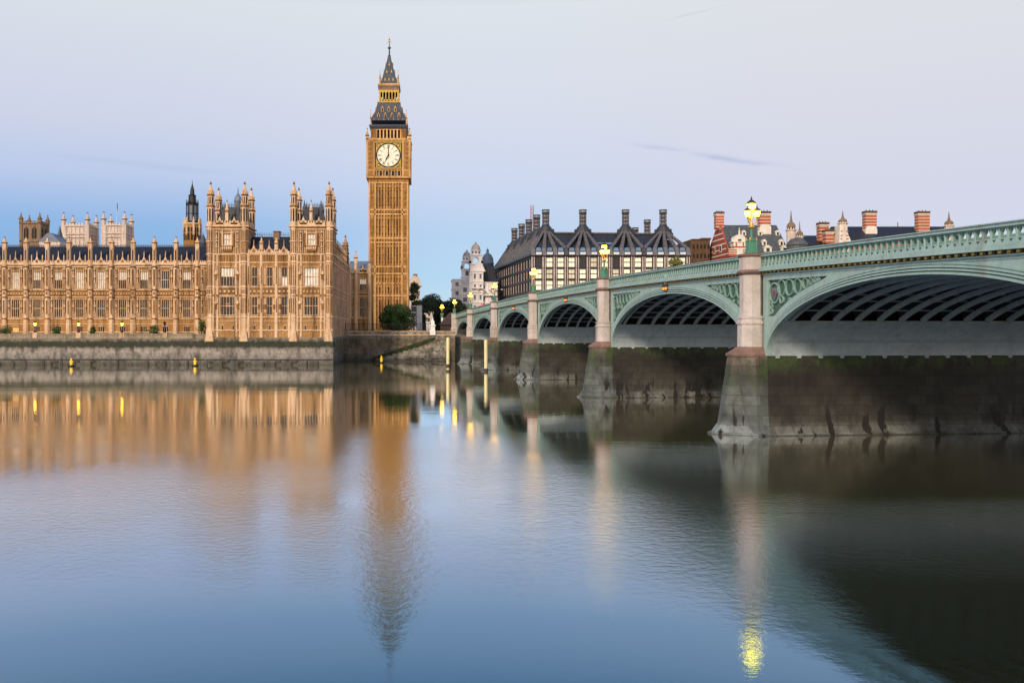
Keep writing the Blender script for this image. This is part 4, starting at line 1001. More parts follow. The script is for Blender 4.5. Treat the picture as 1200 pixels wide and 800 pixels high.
for i in range(7):
    p0, p1 = sup[i], sup[i+1]; a = (p1-p0)/2-HT; c = (p0+p1)/2; rise = crown[i]-6.0
    s0, s1 = p0+CR*.9, p1-CR*.9
    inn = arc(c, a, rise); off = arc(c, a, rise, .98); zpan = lambda s: ztop(s)-2.05
    for side in (1, -1):
        oF = FO if side == 1 else NO; sg = side
        xs = [s0, p0+HT-.001] + [q[0] for q in inn] + [p1-HT+.001, s1]
        e0, e1 = p0+CR+.55, p1-CR-.55
        xs = sorted(set(xs+[e0, e0+.002, e1-.002, e1])); lo = [interp(inn, s) for s in xs]
        xs2 = [c+(s-c)*1.0 for s in xs]
        def zo(s):
            if s < off[0][0] or s > off[-1][0]: return 6.0+1.2
            return interp(off, s)
        m1 = []
        for s, l in zip(xs, lo):
            zt = zpan(s)
            if e0 < s < e1:
                q = max(l, min(zo(s), zt)); q = zt if q > zt-.22 else q; q = max(q, 9.0 - (0.0)) if q < 8.9 else q
                m1.append(min(q, zt) if zt > l else l)
            else: m1.append(max(l, zt))
        hi = [ztop(s)-1.64 for s in xs]; m2 = [max(l, min(zpan(s), h)) for l, s, h in zip(lo, xs, hi)]
        fb = MB(); fb.plate(xs, lo, m1, oF, oF-sg*.3, 'green'); fb.plate(xs, m2, hi, oF, oF-sg*.3, 'green')
        # plate joints
        for s in [p0+3+k*2.9 for k in range(int((p1-p0-4)/2.9))] + [p0+4.45+k*2.9 for k in range(int((p1-p0-6)/2.9))]:
            l = interp(inn, s); zq = max(interp(off, s)+.05, l); hh = ztop(s)-1.66
            if hh-zpan(s) > .05: fb.box(s-.035, s+.035, oF, oF+sg*.02, max(zq, zpan(s)+.05), hh, 'green_mid')
        xs3 = [s0+.02+(s1-s0-.04)*q/24 for q in range(25)]; fb.plate(xs3, [ztop(s)-1.80 for s in xs3], [ztop(s)-1.74 for s in xs3], oF+sg*.035, oF-sg*.05, 'green')
        face = fb.build('arch_face', br)
        mb = MB()
        for d0, d1, pr, mm in ((-.03,.10,.17,'green'), (.10,.18,.02,'green_dark'), (.18,.28,.13,'green'), (.28,.35,.02,'green_dark'), (.35,.46,.10,'green'), (.46,.52,.015,'green_mid'), (.52,.64,.06,'green')):  # dark green bands paint the shade in the grooves
            mb.sweep(arc(c, a, rise, d1), arc(c, a, rise, d0), oF+sg*pr, oF-sg*.1, mm)
        for pp in (p0+HT, p1-HT):
            pass
        mb.build('arch_moulding', face)
        for end in (0, 1):
            pb = MB(); sgn = 1 if end == 0 else -1; e = e0 if end == 0 else e1
            pts = [q for q in xs if (e0 <= q <= e1)]; pts = pts if end == 0 else pts
            half = [q for q in pts if (q < c if end == 0 else q > c)]
            lo2 = [m1[xs.index(q)] for q in half]; h2 = [zpan(q) for q in half]
            half2 = [(q, l, h) for q, l, h in zip(half, lo2, h2) if h > l+.01]
            if len(half2) > 2:
                X0 = [q[0] for q in half2]
                pb.plate(X0, [q[1]-.05 for q in half2], [q[2]+.05 for q in half2], oF-sg*.2, oF-sg*.28, 'green_dark')
                ph = max(q[2]-q[1] for q in half2)
                # tracery: vertical bars, circles
                zt_ = zpan(e); x = e+sgn*.12; r = .62
                pb.box(min(e,e+sgn*.1), max(e,e+sgn*.1), oF-sg*.19, oF-sg*.02, 9.05, zt_, 'green')
                def zloat(s): return interp([(q[0],q[1]) for q in half2] if True else [], s) if X0[0] < s < X0[-1] else 99
                cxx = e+sgn*(.95)
                pb.ring(cxx, zt_-1.0, .80, .11, oF-sg*.19, oF-sg*.05, 'tracery_green', 18)
                sh = [(cxx-.34,zt_-.62),(cxx+.34,zt_-.62),(cxx+.34,zt_-1.05),(cxx,zt_-1.55),(cxx-.34,zt_-1.05)]
                pb.polyx(sh, oF-sg*.18, oF-sg*.08, 'lead'); pb.polyx([(x_*.5+cxx*.5, z_*.5+(zt_-1.05)*.5) for x_, z_ in sh], oF-sg*.1, oF-sg*.04, 'red_brick')
                cx2 = cxx+sgn*1.1
                for k in range(9):
                    gap = zpan(cx2)-zloat(cx2) if zloat(cx2) < 50 else 0
                    rr = min(.62, gap*.5-.03)
                    if rr < .12: break
                    pb.ring(cx2, zpan(cx2)-rr, rr, .08, oF-sg*.19, oF-sg*.05, 'tracery_green', 14)
                    if gap > 2*rr+.35: pb.ring(cx2, zpan(cx2)-2*rr-.25, min(.3,(gap-2*rr)/2-.02), .07, oF-sg*.19, oF-sg*.05, 'tracery_green', 10)
                    cx2 += sgn*(rr*1.75+.08)
                for k in range(4):
                    zz_ = zt_-1.95-.42*k; sx_ = e+sgn*.45
                    if zloat(sx_) < zz_-.25: pb.ring(sx_, zz_, .24, .07, oF-sg*.19, oF-sg*.05, 'tracery_green', 10)
                pb.build('spandrel_panel', face)
        parapet_mesh(s0, s1, oF+sg*.02).build('parapet', br)
        cornice_mesh(s0, s1, oF).build('cornice', br) if side == 1 else None
    # soffit plates, ribs, cross beams
    full = arc(c, a, rise, 0, 80); outr = arc(c, a, rise, .18, 80)
    k = next(q for q, P in enumerate(full) if P[1] > 8.4)
    for sl in (slice(0, k+1), slice(len(full)-k-1, len(full))):
        A = full[sl]; Bq = outr[sl]; sb = MB(); sb.sweep(A, Bq, FO-.32, NO+.32, 'soffit')
        for q in (int(k*.55),):
            P = A[q]; Q = A[q+1]
            sb.sweep([P,Q], [(P[0]+.02*(1 if P[0] < c else -1), P[1]), (Q[0]+.02*(1 if Q[0] < c else -1), Q[1])], FO-.4, NO+.4, 'rib_paint')
        sb.build('soffit_plate', br)
    if i == 0: continue
    ribc = full[k:len(full)-k]; ribo = arc(c, a, rise, .34, 80)[k:len(full)-k]; webo = arc(c, a, rise, .95, 80)[k:len(full)-k]
    rb0 = None
    for r_ in range(15):
        o = FO-.75 - r_*1.71; rb = MB(); rb.sweep(ribo, ribc, o+.10, o-.10, 'rib_paint')
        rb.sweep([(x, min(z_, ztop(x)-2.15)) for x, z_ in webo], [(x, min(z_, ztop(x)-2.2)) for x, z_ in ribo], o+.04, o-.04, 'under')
        rb.build('rib', br)
    nb_ = int(2*a/2.1)
    for j in range(1, nb_):
        q = int(len(ribc)*j/nb_)
        P = arc(c, a, rise, .40, 80)[k:len(full)-k][q]
        if P[1] < ztop(P[0])-2.3:
            cb = MB(); cb.box(P[0]-.06, P[0]+.06, FO-.6, NO+.6, P[1]-.03, P[1]+.09, 'beam_paint'); cb.box(P[0]-.03, P[0]+.03, FO-.6, NO+.6, P[1]+.14, min(P[1]+.6, ztop(P[0])-2.12), 'under'); cb.build('cross_beam', br)
# piers
def pier(s, last=False):
    t = MB()
    def plan(hw_, tip, flat): return [(s-hw_, NO-.5), (s-hw_, .35), (s-flat, tip), (s+flat, tip), (s+hw_, .35), (s+hw_, NO-.5), (s+flat, NO-.5-tip+.35), (s-flat, NO-.5-tip+.35)]
    ring = lambda hw_, tip, flat, zz: [(x, y, zz) for x, y in plan(hw_, tip, flat)]
    def nose(rings): 
        R_ = [[p for p in r if True] for r in rings]; t.loft(R_, 'pier_stone')
    rs = [ring(2.1,3.35,.35,-3), ring(2.1,3.35,.35,.12), ring(1.95,3.05,.35,.20), ring(1.75,2.55,.4,.85), ring(1.62,2.25,.45,2.6), ring(1.56,1.95,.5,4.4), ring(1.52,1.72,.5,5.95)]
    t.loft(rs, 'pier_stone')
    P = t.build('pier', br)
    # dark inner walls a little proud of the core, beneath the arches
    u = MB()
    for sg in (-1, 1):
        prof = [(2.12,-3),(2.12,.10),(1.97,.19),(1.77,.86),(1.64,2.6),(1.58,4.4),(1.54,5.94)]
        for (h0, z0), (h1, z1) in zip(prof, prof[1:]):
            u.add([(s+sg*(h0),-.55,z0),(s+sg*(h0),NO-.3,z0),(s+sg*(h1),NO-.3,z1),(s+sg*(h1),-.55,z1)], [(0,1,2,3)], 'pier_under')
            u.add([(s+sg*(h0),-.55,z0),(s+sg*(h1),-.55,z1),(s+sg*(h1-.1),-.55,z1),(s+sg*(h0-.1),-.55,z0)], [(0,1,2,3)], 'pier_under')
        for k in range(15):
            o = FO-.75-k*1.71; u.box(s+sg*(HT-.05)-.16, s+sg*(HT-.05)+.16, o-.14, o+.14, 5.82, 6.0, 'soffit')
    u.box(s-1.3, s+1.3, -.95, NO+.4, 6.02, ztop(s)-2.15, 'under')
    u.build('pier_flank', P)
    cp = MB(); cp.loft([[(x,y,5.95) for x, y in ((s-1.5,-.5),(s-1.5,.5),(s-.55,1.8),(s+.55,1.8),(s+1.5,.5),(s+1.5,-.5))], [(x,y,6.12) for x, y in ((s-1.55,-.5),(s-1.55,.5),(s-.58,1.86),(s+.58,1.86),(s+1.55,.5),(s+1.55,-.5))], [(x,y,6.68) for x, y in ((s-.98,-.5),(s-.98,.42),(s-.42,.98),(s+.42,.98),(s+.98,.42),(s+.98,-.5))]], 'cap_stone')
    cp.build('cutwater_cap', P)
    cl = MB(); zt = ztop(s)+.02
    col = [(.96,6.5),(.95,8.35),(1.03,8.42),(1.03,8.58),(.92,8.66),(.92,8.80),(.98,8.86),(.98,8.98),(.80,9.06),(.80,zt-1.62)]
    cl.octo(s, 0, col, 'column_stone')
    cl.octo(s, 0, [(.84,zt-1.26),(.84,zt-.28)], 'column_stone'); cl.octo(s, 0, [(.82,zt-1.64),(.97,zt-1.5),(1.02,zt-1.42),(.97,zt-1.32),(.85,zt-1.24)], 'cap_stone')
    cl.octo(s, 0, [(.86,zt-.28),(.96,zt-.18),(.98,zt-.05),(.86,zt)], 'cap_stone')
    cl.build('column', P)
    cl2 = MB(); cl2.octo(s, NO-.55, [(.96,6.0),(.96,zt)], 'column_stone'); cl2.build('column', P)
    return P
for s in piers: pier(s)
for s in ends:
    t = MB(); w = 9; s0, s1 = (s-1.5, s+w) if s > 0 else (s-w, s+1.5)
    t.box(s0, s1, 1.2, NO-1.2, -3, 6.0, 'pier_stone'); t.box(s0+.05, s1-.05, -.4, NO+.4, 6.0, ztop(s)-1.3, 'column_stone')
    A = t.build('abutment', br)
    cl = MB(); zt = ztop(s)+.02
    cl.octo(s, 0, [(1.1,5.8),(1.1,6.6),(.95,6.7),(.95,8.4),(1.05,8.5),(1.05,8.9),(.84,9.06),(.84,zt-1.6),(1.0,zt-1.4),(.86,zt-1.2),(.86,zt-.25),(1.0,zt-.1),(.9,zt)], 'column_stone'); cl.build('column', A)
b = MB(); xs = [ends[1]+.9+i*2.0 for i in range(20)]
b.plate(xs, [6.0]*20, [ztop(s)-.35 for s in xs], FO, FO-.4, 'column_stone'); b.plate(xs, [ztop(s)-.35 for s in xs], [ztop(s) for s in xs], FO+.1, FO-.5, 'column_stone'); b.build('approach_wall', br)

# bridge local -> world
def bw(s, o, zz): return (BO[0] + s*math.cos(BA) - o*math.sin(BA), BO[1] + s*math.sin(BA) + o*math.cos(BA), zz)

# ------------------------------------------------------------------ bridge lamps
def make_lamp():
    t = thing('street_lamp', (0,0,0), '', 'street lamp', 'triple lantern lamps on the bridge')
    b = MB(); b.octo(0, 0, [(.46,0),(.46,.14),(.40,.2),(.34,.3),(.30,.95),(.34,1.0),(.30,1.08),(.14,1.2)], 'lamp_green')
    for a in range(4): b.set(0,0,a*math.pi/2+math.pi/4); b.box(-.05,.05,-.44,-.2,.15,1.0,'lamp_green'); b.lathe(0,-.38,[(.07,1.0),(.09,1.1),(.02,1.28)],6,'gilt')
    b.set(); b.build('pedestal', t)
    b = MB(); b.lathe(0, 0, [(.15,1.1),(.12,1.3),(.10,1.95)], 10, 'lamp_green', smooth=True); b.build('post', t)
    b = MB(); b.lathe(0, 0, [(.10,1.93),(.22,2.0),(.30,2.1),(.22,2.16),(.12,2.2),(.16,2.3),(.07,2.45),(.06,3.3)], 10, 'gilt', smooth=True); b.build('collar', t)
    for k in range(3):
        an = R(200+120*k); c_, s_ = math.cos(an), math.sin(an)
        b = MB(); b.tube([(0,0,2.25),(c_*.16,s_*.16,2.36),(c_*.34,s_*.34,2.42),(c_*.42,s_*.42,2.62),(c_*.40,s_*.40,2.85)], .042, 6, 'gilt')
        b.tube([(0,0,2.9),(c_*.2,s_*.2,2.62),(c_*.38,s_*.38,2.66)], .03, 6, 'gilt'); b.build('arm', t)
    def lantern(x, y, z0, k):
        b = MB(); b.octo(x, y, [(.05*k,z0-.12*k),(.12*k,z0-.03*k),(.15*k,z0)], 'gilt'); b.octo(x, y, [(.27*k,z0+.50*k),(.30*k,z0+.53*k),(.25*k,z0+.62*k),(.12*k,z0+.74*k),(.05*k,z0+.78*k),(.06*k,z0+.84*k),(.015*k,z0+1.02*k)], 'bronze')
        for q in range(8):
            an = q*math.pi/4+math.pi/8; b.tube([(x+.165*k*math.cos(an),y+.165*k*math.sin(an),z0),(x+.285*k*math.cos(an),y+.285*k*math.sin(an),z0+.51*k)], .013*k, 4, 'gilt')
        L_ = b.build('lantern', t)
        b = MB(); b.octo(x, y, [(.14*k,z0+.01),(.24*k,z0+.30*k),(.255*k,z0+.49*k)], 'lamp_glass'); b.build('glass', L_)
    for k in range(3): an = R(200+120*k); lantern(.40*math.cos(an), .40*math.sin(an), 2.84, .92)
    lantern(0, 0, 3.32, 1.12)
    return t
lamp = make_lamp()
lab = ['triple lantern lamp on the nearest bridge column, with a clear view of its green base', 'triple lantern lamp on the second nearest bridge column', 'triple lantern lamp on the middle bridge column by the dark roofed corner',
       'triple lantern lamp on the fourth bridge column, before the white domed building', 'triple lantern lamp on the fifth bridge column near the red signal', 'triple lantern lamp on the last column where the bridge meets the far bank']
for i, s in enumerate(piers[1:]+[ends[1]]):
    loc = bw(s, 0, ztop(s)+.02)
    if i == 0: lamp.location = loc; lamp['label'] = lab[0]; lamp.rotation_euler = (0,0,.2)
    else: copy_thing(lamp, loc, lab[i], .2+.5*i)
copy_thing(lamp, (X(518,275), 275, Z(372,275)), 'triple lantern lamp on the approach beyond the bridge, among the dark trees', 1.1)
b = MB(); b.box(X(517,275), X(519,275), 274.5, 275.5, GZ, Z(372,275), 'portland'); tag(b.build('gate_pier', origin=(X(518,275),275,GZ)), 'stone pier carrying the farthest triple lantern lamp', 'gate pier')

# navigation lights under the crowns
def nav_light():
    t = thing('navigation_light', (0,0,0), '', 'navigation light', 'amber navigation lights over the arches')
    b = MB(); b.box(-.12,.12,.0,.3,-.2,1.5,'green'); b.box(-.16,.16,0,.36,1.3,1.75,'green'); b.box(-.8,.8,.05,.22,-.42,-.24,'iron'); b.build('bracket', t)
    for sx in (-1, 1):
        b = MB(); b.lathe(sx*.45, .3, [(.18,-.55),(.22,-.5),(.22,-.42),(.18,-.36)], 8, 'iron'); b.lathe(sx*.45, .3, [(.20,-.02),(.26,.02),(.22,.3),(.05,.42)], 8, 'iron'); b.box(sx*.45-.04, sx*.45+.04, .08, .14, -.5, .2, 'iron'); b.box(sx*.45-.04, sx*.45+.04, .1, .3, -.47, -.43, 'iron'); b.box(sx*.45-.04, sx*.45+.04, .1, .3, .08, .14, 'iron'); h = b.build('lantern', t)
        b = MB(); b.lathe(sx*.45, .3, [(.15,-.36),(.17,-.2),(.15,-.02)], 10, 'amber_lamp'); b.build('lens', h)
    return t
nav = nav_light(); first = True
for i, l in ((2,'amber navigation lights over the second nearest arch'),(3,'amber navigation lights over the middle arch'),(4,'amber navigation lights over the arch beyond the middle one')):
    s = (sup[i]+sup[i+1])/2; loc = bw(s, FO+.02, ztop(s)-1.9)
    if first: nav.location = loc; nav.rotation_euler = (0,0,BA); nav.scale = (.72,.72,.72); nav['label'] = l; first = False
    else: copy_thing(nav, loc, l, BA)

# ------------------------------------------------------------------ offices with tall chimneys
QY = 285.0; qx = lambda p: X(p, QY); qz = lambda y: Z(y, QY)
off_ = thing('office_building', (qx(715), QY, GZ), 'dark roofed office block with tall bronze chimneys and lit windows', 'office building')
dirb = (-.0941*1.0, .9956)
eave, ridge = qz(299.5), Z(273, QY+10)
W0, W1 = qx(624.5), qx(806); nb = 14; pitch = (W1-W0)/nb; DEP = 78
b = MB(0, QY, 0); holes = []; wins = []
for i in range(nb):
    c = W0+pitch*(i+.5)
    for r_ in range(5):
        zt = qz(302)-r_*3.66; holes.append((c-1.0, c+1.0, zt-2.9, zt)); wins.append((c, zt-2.9, r_))
b.wall(W0, W1, GZ, eave, holes, 'bronze', 0, .5)
for i in range(nb+1):
    u = W0+pitch*i; b.box(u-.5, u+.5, -.55, .0, GZ, qz(301.2), 'pink_fin'); b.box(u-.16, u+.16, -.7, -.54, GZ, eave-.2, 'bronze')
    for r_ in range(5): b.box(u-.52, u+.52, -.58, -.5, qz(302)-r_*3.66-3.35, qz(302)-r_*3.66-3.2, 'bronze')
ow = b.build('front_wall', off_)
def office_window(pane):
    b = MB(); w, h = 2.0, 2.9
    b.add([(-1,.3,0),(1,.3,0),(1,.3,h),(-1,.3,h)], [(0,1,2,3)], pane)
    b.box(-1, 1, .05, .28, 1.38, 1.62, 'bronze'); b.box(-.02, .02, .2, .28, 0, h, 'bronze'); b.box(-1, -.93, .05, .28, 0, h, 'bronze'); b.box(.93, 1, .05, .28, 0, h, 'bronze'); b.box(-1.1, 1.1, -.2, .1, -.1, 0, 'bronze')
    return b.mesh('window')
om = office_window('office_lit'); od = office_window('glass'); oq = office_window('office_dim')
rnd = random.Random(5)
for c, zb, r_ in wins:
    if zb > 15: put('window', rnd.choice([om, om, om, om, om, om, oq, oq, oq, od]), ow, (c, QY, zb))
    else: put('window', od, ow, (c, QY, zb))
# side wall toward the street
sang = math.atan2(.9956, -.0941)
b = MB(W0, QY, sang)          # u runs back along the street; outward is +v
wins = []
nbs = 17; sp = DEP/nbs
b.box(0, DEP, -.5, -.02, GZ, eave, 'dark_void')
for i in range(nbs+1):
    u = sp*i; b.box(u-.34, u+.34, -.1, .16, GZ, eave-.4, 'pink_fin'); b.box(u-.15, u+.15, .16, .26, GZ, eave-.2, 'bronze')
for r_ in range(6): zt = qz(302)-r_*3.66; b.box(0, DEP, -.1, .25, zt-3.66, zt-2.9, 'bronze')
b.box(0, DEP, -.1, .3, qz(302), eave, 'bronze')
sw = b.build('side_wall', off_)
b = MB(); 
b.add([(-1.6,-.05,0),(1.6,-.05,0),(1.6,-.05,2.9),(-1.6,-.05,2.9)], [(0,1,2,3)], 'glass'); b.box(-1.6,1.6,-.04,.12,1.4,1.55,'bronze'); b.box(-.06,.06,-.04,.12,0,2.9,'bronze'); sm = b.mesh('window')
for i in range(nbs):
    for r_ in range(4):
        u = sp*(i+.5); put('window', sm, sw, (W0+u*math.cos(sang), QY+u*math.sin(sang), qz(302)-r_*3.66-2.9), sang)
# roof
def bl(u, v): return (W0+u*math.cos(sang)-v*math.sin(sang), QY+u*math.sin(sang)+v*math.cos(sang))   # u back, v toward the left street (+) / right (-)
WID = W1-W0
b = MB(W0, QY, sang)
rr = [[(-1.0,1.0,eave),(-1.0,-WID-1,eave),(DEP,-WID-1,eave),(DEP,1.0,eave)], [(-1.0,1.0,eave+.5),(-1.0,-WID-1,eave+.5),(DEP,-WID-1,eave+.5),(DEP,1.0,eave+.5)],
      [(.6,-.6,qz(291)),(.6,-WID+.6,qz(291)),(DEP-1.6,-WID+.6,qz(291)),(DEP-1.6,-.6,qz(291))], [(10,-4.6,ridge),(10,-WID+3.6,ridge),(DEP-10,-WID+3.6,ridge),(DEP-10,-4.6,ridge)]]
b.loft(rr, 'bronze'); b.box(9.6,10.2,-WID+3.6,-4.6,ridge,ridge+.4,'bronze_rib')
roof = b.build('roof', off_)
chx = [qx(639.5), qx(683), qx(733), qx(777)]
b = MB(); yr = QY+9.6
for i in range(nb+1):
    u = W0+pitch*i; ds = sorted(chx, key=lambda q: abs(q-u))
    for cx in ds[:1] + ([ds[1]] if abs(ds[1]-u)-abs(ds[0]-u) < pitch*.7 else []):
        k = max(-1.6, min(1.6, (u-cx)/pitch)); top = ((cx+k*.75)*(QY+9)/QY, QY+9.0, ridge+.3); mid_ = (u, QY+.2, qz(291)); bot = (u, QY-1.1, eave)
        ring = lambda p, w_, d: [(p[0]-w_,p[1]-d,p[2]),(p[0]+w_,p[1]-d,p[2]),(p[0]+w_,p[1]+.6,p[2]-.3),(p[0]-w_,p[1]+.6,p[2]-.3)]
        b = MB(); b.loft([ring(bot,.64,.25), ring(mid_,.64,.35), ring(top,.36,.4)], 'bronze_rib')
        for j in range(1, 9):
            t = j/9; P = [mid_[q]+(top[q]-mid_[q])*t for q in range(3)]; w_ = .64-.28*t
            b.box(P[0]-w_-.02, P[0]+w_+.02, P[1]-.47, P[1]-.2, P[2]-.06, P[2]+.06, 'bronze')
        b.build('roof_rib', roof)
for i in range(nb):
    c = W0+pitch*(i+.5); b = MB()
    b.box(c-1.05, c+1.05, QY-.85, QY+.6, qz(299)+.15, qz(295), 'bronze'); b.box(c-.9, c+.9, QY-.92, QY-.84, qz(298.6), qz(295.6), 'white_paint')
    b.polyx([(c-.95,qz(294.2)),(c+.95,qz(294.2)),(c+.6,qz(290.2)),(c-.6,qz(290.2))], QY-.25, QY+1.5, 'sky_glass')
    b.build('dormer', roof)
for k in range(22):
    u = 1.5+k*3.5
    if u < DEP-4: b = MB(W0, QY, sang); b.loft([[(u-.45,1.2,eave),(u+.45,1.2,eave),(u+.45,.7,eave),(u-.45,.7,eave)], [(u-.45,-.3,qz(291)),(u+.45,-.3,qz(291)),(u+.45,-.9,qz(291)),(u-.45,-.9,qz(291))], [(max(u,11)-.3,-4.4,ridge+.2),(max(u,11)+.3,-4.4,ridge+.2),(max(u,11)+.3,-4.9,ridge-.3),(max(u,11)-.3,-4.9,ridge-.3)]], 'bronze_rib'); b.build('roof_rib', roof)
b = MB(); b.box(qx(703), qx(722), QY+6.0, QY+9.3, qz(290), qz(282), 'sky_glass'); b.build('skylight', roof)
def chimney_mesh(zb, zt, k=1.0):
    b = MB(); h = zt-zb
    b.lathe(0, 0, [(3.3*k,-1.2),(3.3*k,.4),(2.9*k,.6),(2.8*k,1.7),(2.0*k,1.9),(1.9*k,2.4),(1.45*k,2.7),(1.15*k,3.4)], 16, 'bronze')
    b.lathe(0, 0, [(.92*k,3.0),(.92*k,h-1.2)], 12, 'iron'); b.lathe(0, 0, [(1.28*k,h-1.3),(1.32*k,h-1.1),(1.22*k,h-.9),(1.22*k,h-.35),(1.34*k,h-.3),(1.3*k,h)], 16, 'bronze')
    b.lathe(0, 0, [(1.24*k,h-.85),(1.24*k,h-.4)], 16, 'grey_metal')
    for q in range(12):
        a = q*math.pi/6; b.box(1.08*k*math.cos(a)-.09, 1.08*k*math.cos(a)+.09, 1.08*k*math.sin(a)-.09, 1.08*k*math.sin(a)+.09, 3.2, h-1.2, 'bronze_rib')
    for zz in (3.4, 3.4+(h-4.6)/3, 3.4+2*(h-4.6)/3): b.lathe(0, 0, [(1.2*k,zz),(1.26*k,zz+.15),(1.2*k,zz+.3)], 12, 'grey_metal')
    return b.mesh('chimney')
cm = chimney_mesh(ridge, Z(243.8, QY+10))
for cx in chx: put('chimney', cm, off_, (X((cx*F/QY)+CX, QY+11.5) if False else cx*(QY+11.5)/QY, QY+11.5, ridge-.4))
for u in (24, 37, 50, 64): x, y = bl(u, -6.5); put('chimney', cm, off_, (x, y, ridge-.4))
for px, y in ((744.5, QY+62), (758.5, QY+38), (717, QY+75)): put('chimney', cm, off_, (X(px,y), y, ridge-.4 if px != 717 else ridge-5))
b = MB(); yy = 372; xs_ = X(623.5, yy)
for (dx_, dy_) in ((-.5,-.5),(.5,-.5),(.5,.5),(-.5,.5)): b.box(xs_+dx_-.09, xs_+dx_+.09, yy+dy_-.09, yy+dy_+.09, GZ, Z(240.5,yy), 'red_brick')
for k in range(34):
    zz_ = 12+k*1.5
    if zz_ < Z(242,yy): b.box(xs_-.55, xs_+.55, yy-.55, yy-.45, zz_, zz_+.14, 'red_brick' if k % 4 else 'white_paint'); b.add([(xs_-.5,yy-.5,zz_),(xs_-.36,yy-.5,zz_),(xs_+.5,yy-.5,zz_+1.5),(xs_+.36,yy-.5,zz_+1.5)], [(0,1,2,3)], 'red_brick')
tag(b.build('mast', origin=(xs_,yy,GZ)), 'slim red and white lattice mast behind the left chimneys', 'mast')

# ------------------------------------------------------------------ white baroque offices
GY = 330.0; gx = lambda p: X(p, GY); gz = lambda y: Z(y, GY)
wb = thing('baroque_building', (gx(560), GY, GZ), 'white baroque building with two domed turrets beside the office block', 'government building')
b = MB(0, GY, 0)
def storeys(b, x0, x1, y0, y1, zb, zt, n, step, m='portland'):
    b.box(x0, x1, y0, y1, zb, zt, m); h = (zt-zb)/n
    for k in range(n+1): b.box(x0-.25, x1+.25, y0-.3, y1, zb+h*k-.15 if k else zb, zb+h*k+.18, m)
    m_ = max(1, int((x1-x0)/step)); w = (x1-x0)/m_
    for i in range(m_):
        c = x0+w*(i+.5)
        for k in range(n): b.box(c-w*.17, c+w*.17, y0-.04, y0+.02, zb+h*k+h*.28, zb+h*k+h*.70, 'lead'); b.box(c-w*.34, c+w*.34, y0-.25, y0, zb+h*k+h*.74, zb+h*k+h*.82, m)
        b.box(c-w*.5-.15, c-w*.5+.15, y0-.18, y0, zb, zt, m)
storeys(b, gx(550), gx(583), 0, 20, GZ, gz(331), 5, 2.6); storeys(b, gx(553), gx(566), -1.5, 10, GZ, gz(318), 6, 2.0); storeys(b, gx(539), gx(552), 4, 16, GZ, gz(333), 5, 2.2); storeys(b, gx(531), gx(542), 8, 22, GZ, gz(326), 6, 2.0)
b.polyx([(gx(553),gz(318)),(gx(569),gz(318)),(gx(566),gz(311)),(gx(563),gz(306)),(gx(560),gz(306)),(gx(556),gz(312))], .5, 3, 'portland')
for k in range(5): b.box(gx(559)+k*2.2, gx(560.5)+k*2.2, -2.6, 0, gz(340)-k*.0, gz(339), 'portland')
b.box(gx(552), gx(566), -2.6, -1.4, gz(338.5), gz(337), 'portland'); b.box(gx(566), gx(582), -1.2, 0, gz(346.5), gz(345.5), 'portland')
b.build('wall', wb)
def baroque_tower(px, y, top, w, ybase, name='turret'):
    cx = X(px, y); f = lambda q: Z(q, y); b = MB(cx, y, 0); h = w/2; H = (f(top)-f(ybase))
    g = lambda t: f(ybase)+H*t
    b.sq(0, 0, [(h,GZ),(h,g(.0)),(h*1.12,g(.01)),(h*1.12,g(.04)),(h*.92,g(.05)),(h*.92,g(.28)),(h*1.08,g(.29)),(h*1.08,g(.32))], 'portland')
    for a in range(4):
        b.set(cx, y, a*math.pi/2)
        for sx in (-1, 1): b.box(sx*h*.66-h*.2, sx*h*.66+h*.2, -h*.9, -h*.5, g(.32), g(.55), 'portland'); b.sq(sx*h*.95, -h*.95, [(.3,g(.32)),(.3,g(.40)),(.05,g(.48))], 'portland')
        b.polyx([(-h*.46,g(.47)),(0,g(.53)),(h*.46,g(.47)),(h*.46,g(.55)),(-h*.46,g(.55))], -h*.88, -h*.6, 'portland')
        b.box(-h*.28, h*.28, -h*.96, -h*.9, g(.08), g(.24), 'glass')
    b.set(cx, y, 0); b.sq(0, 0, [(h*.98,g(.55)),(h*1.02,g(.58)),(h*.8,g(.585))], 'portland'); b.octo(0, 0, [(h*.74,g(.585)),(h*.74,g(.71)),(h*.86,g(.72)),(h*.86,g(.74))], 'portland')
    for a in range(8): b.set(cx, y, a*math.pi/4); b.ring(0, g(.655), h*.16, h*.155, -h*.77, -h*.73, 'dark_void', 8)
    b.set(cx, y, 0); b.lathe(0, 0, [(h*.74,g(.74)),(h*.70,g(.80)),(h*.52,g(.87)),(h*.25,g(.91)),(h*.2,g(.915)),(h*.2,g(.95)),(.1,g(.97)),(.04,g(1))], 14, 'column_stone', smooth=True)
    return b.build(name, wb)
baroque_tower(557.5, GY+3, 282.5, 4.6, 322); baroque_tower(547, GY+14, 292, 4.2, 326)
b = MB(gx(571.7)*1.05, GY+18, 0); f = lambda q: Z(q, GY+18)
b.lathe(0, 0, [(2.4,f(335)),(2.4,f(309)),(2.6,f(308.5)),(2.35,f(308)),(2.2,f(303)),(1.6,f(299)),(.8,f(297)),(.5,f(296.6)),(.5,f(293.5)),(.55,f(293)),(.1,f(291.5)),(.04,f(289.5))], 18, 'lead', smooth=True); b.build('dome', wb)
b = MB(0, GY, 0); b.polyx([(gx(567),gz(331)),(gx(583),gz(331)),(gx(578),gz(311)),(gx(569),gz(311))], 3, 16, 'slate'); b.build('roof', wb)

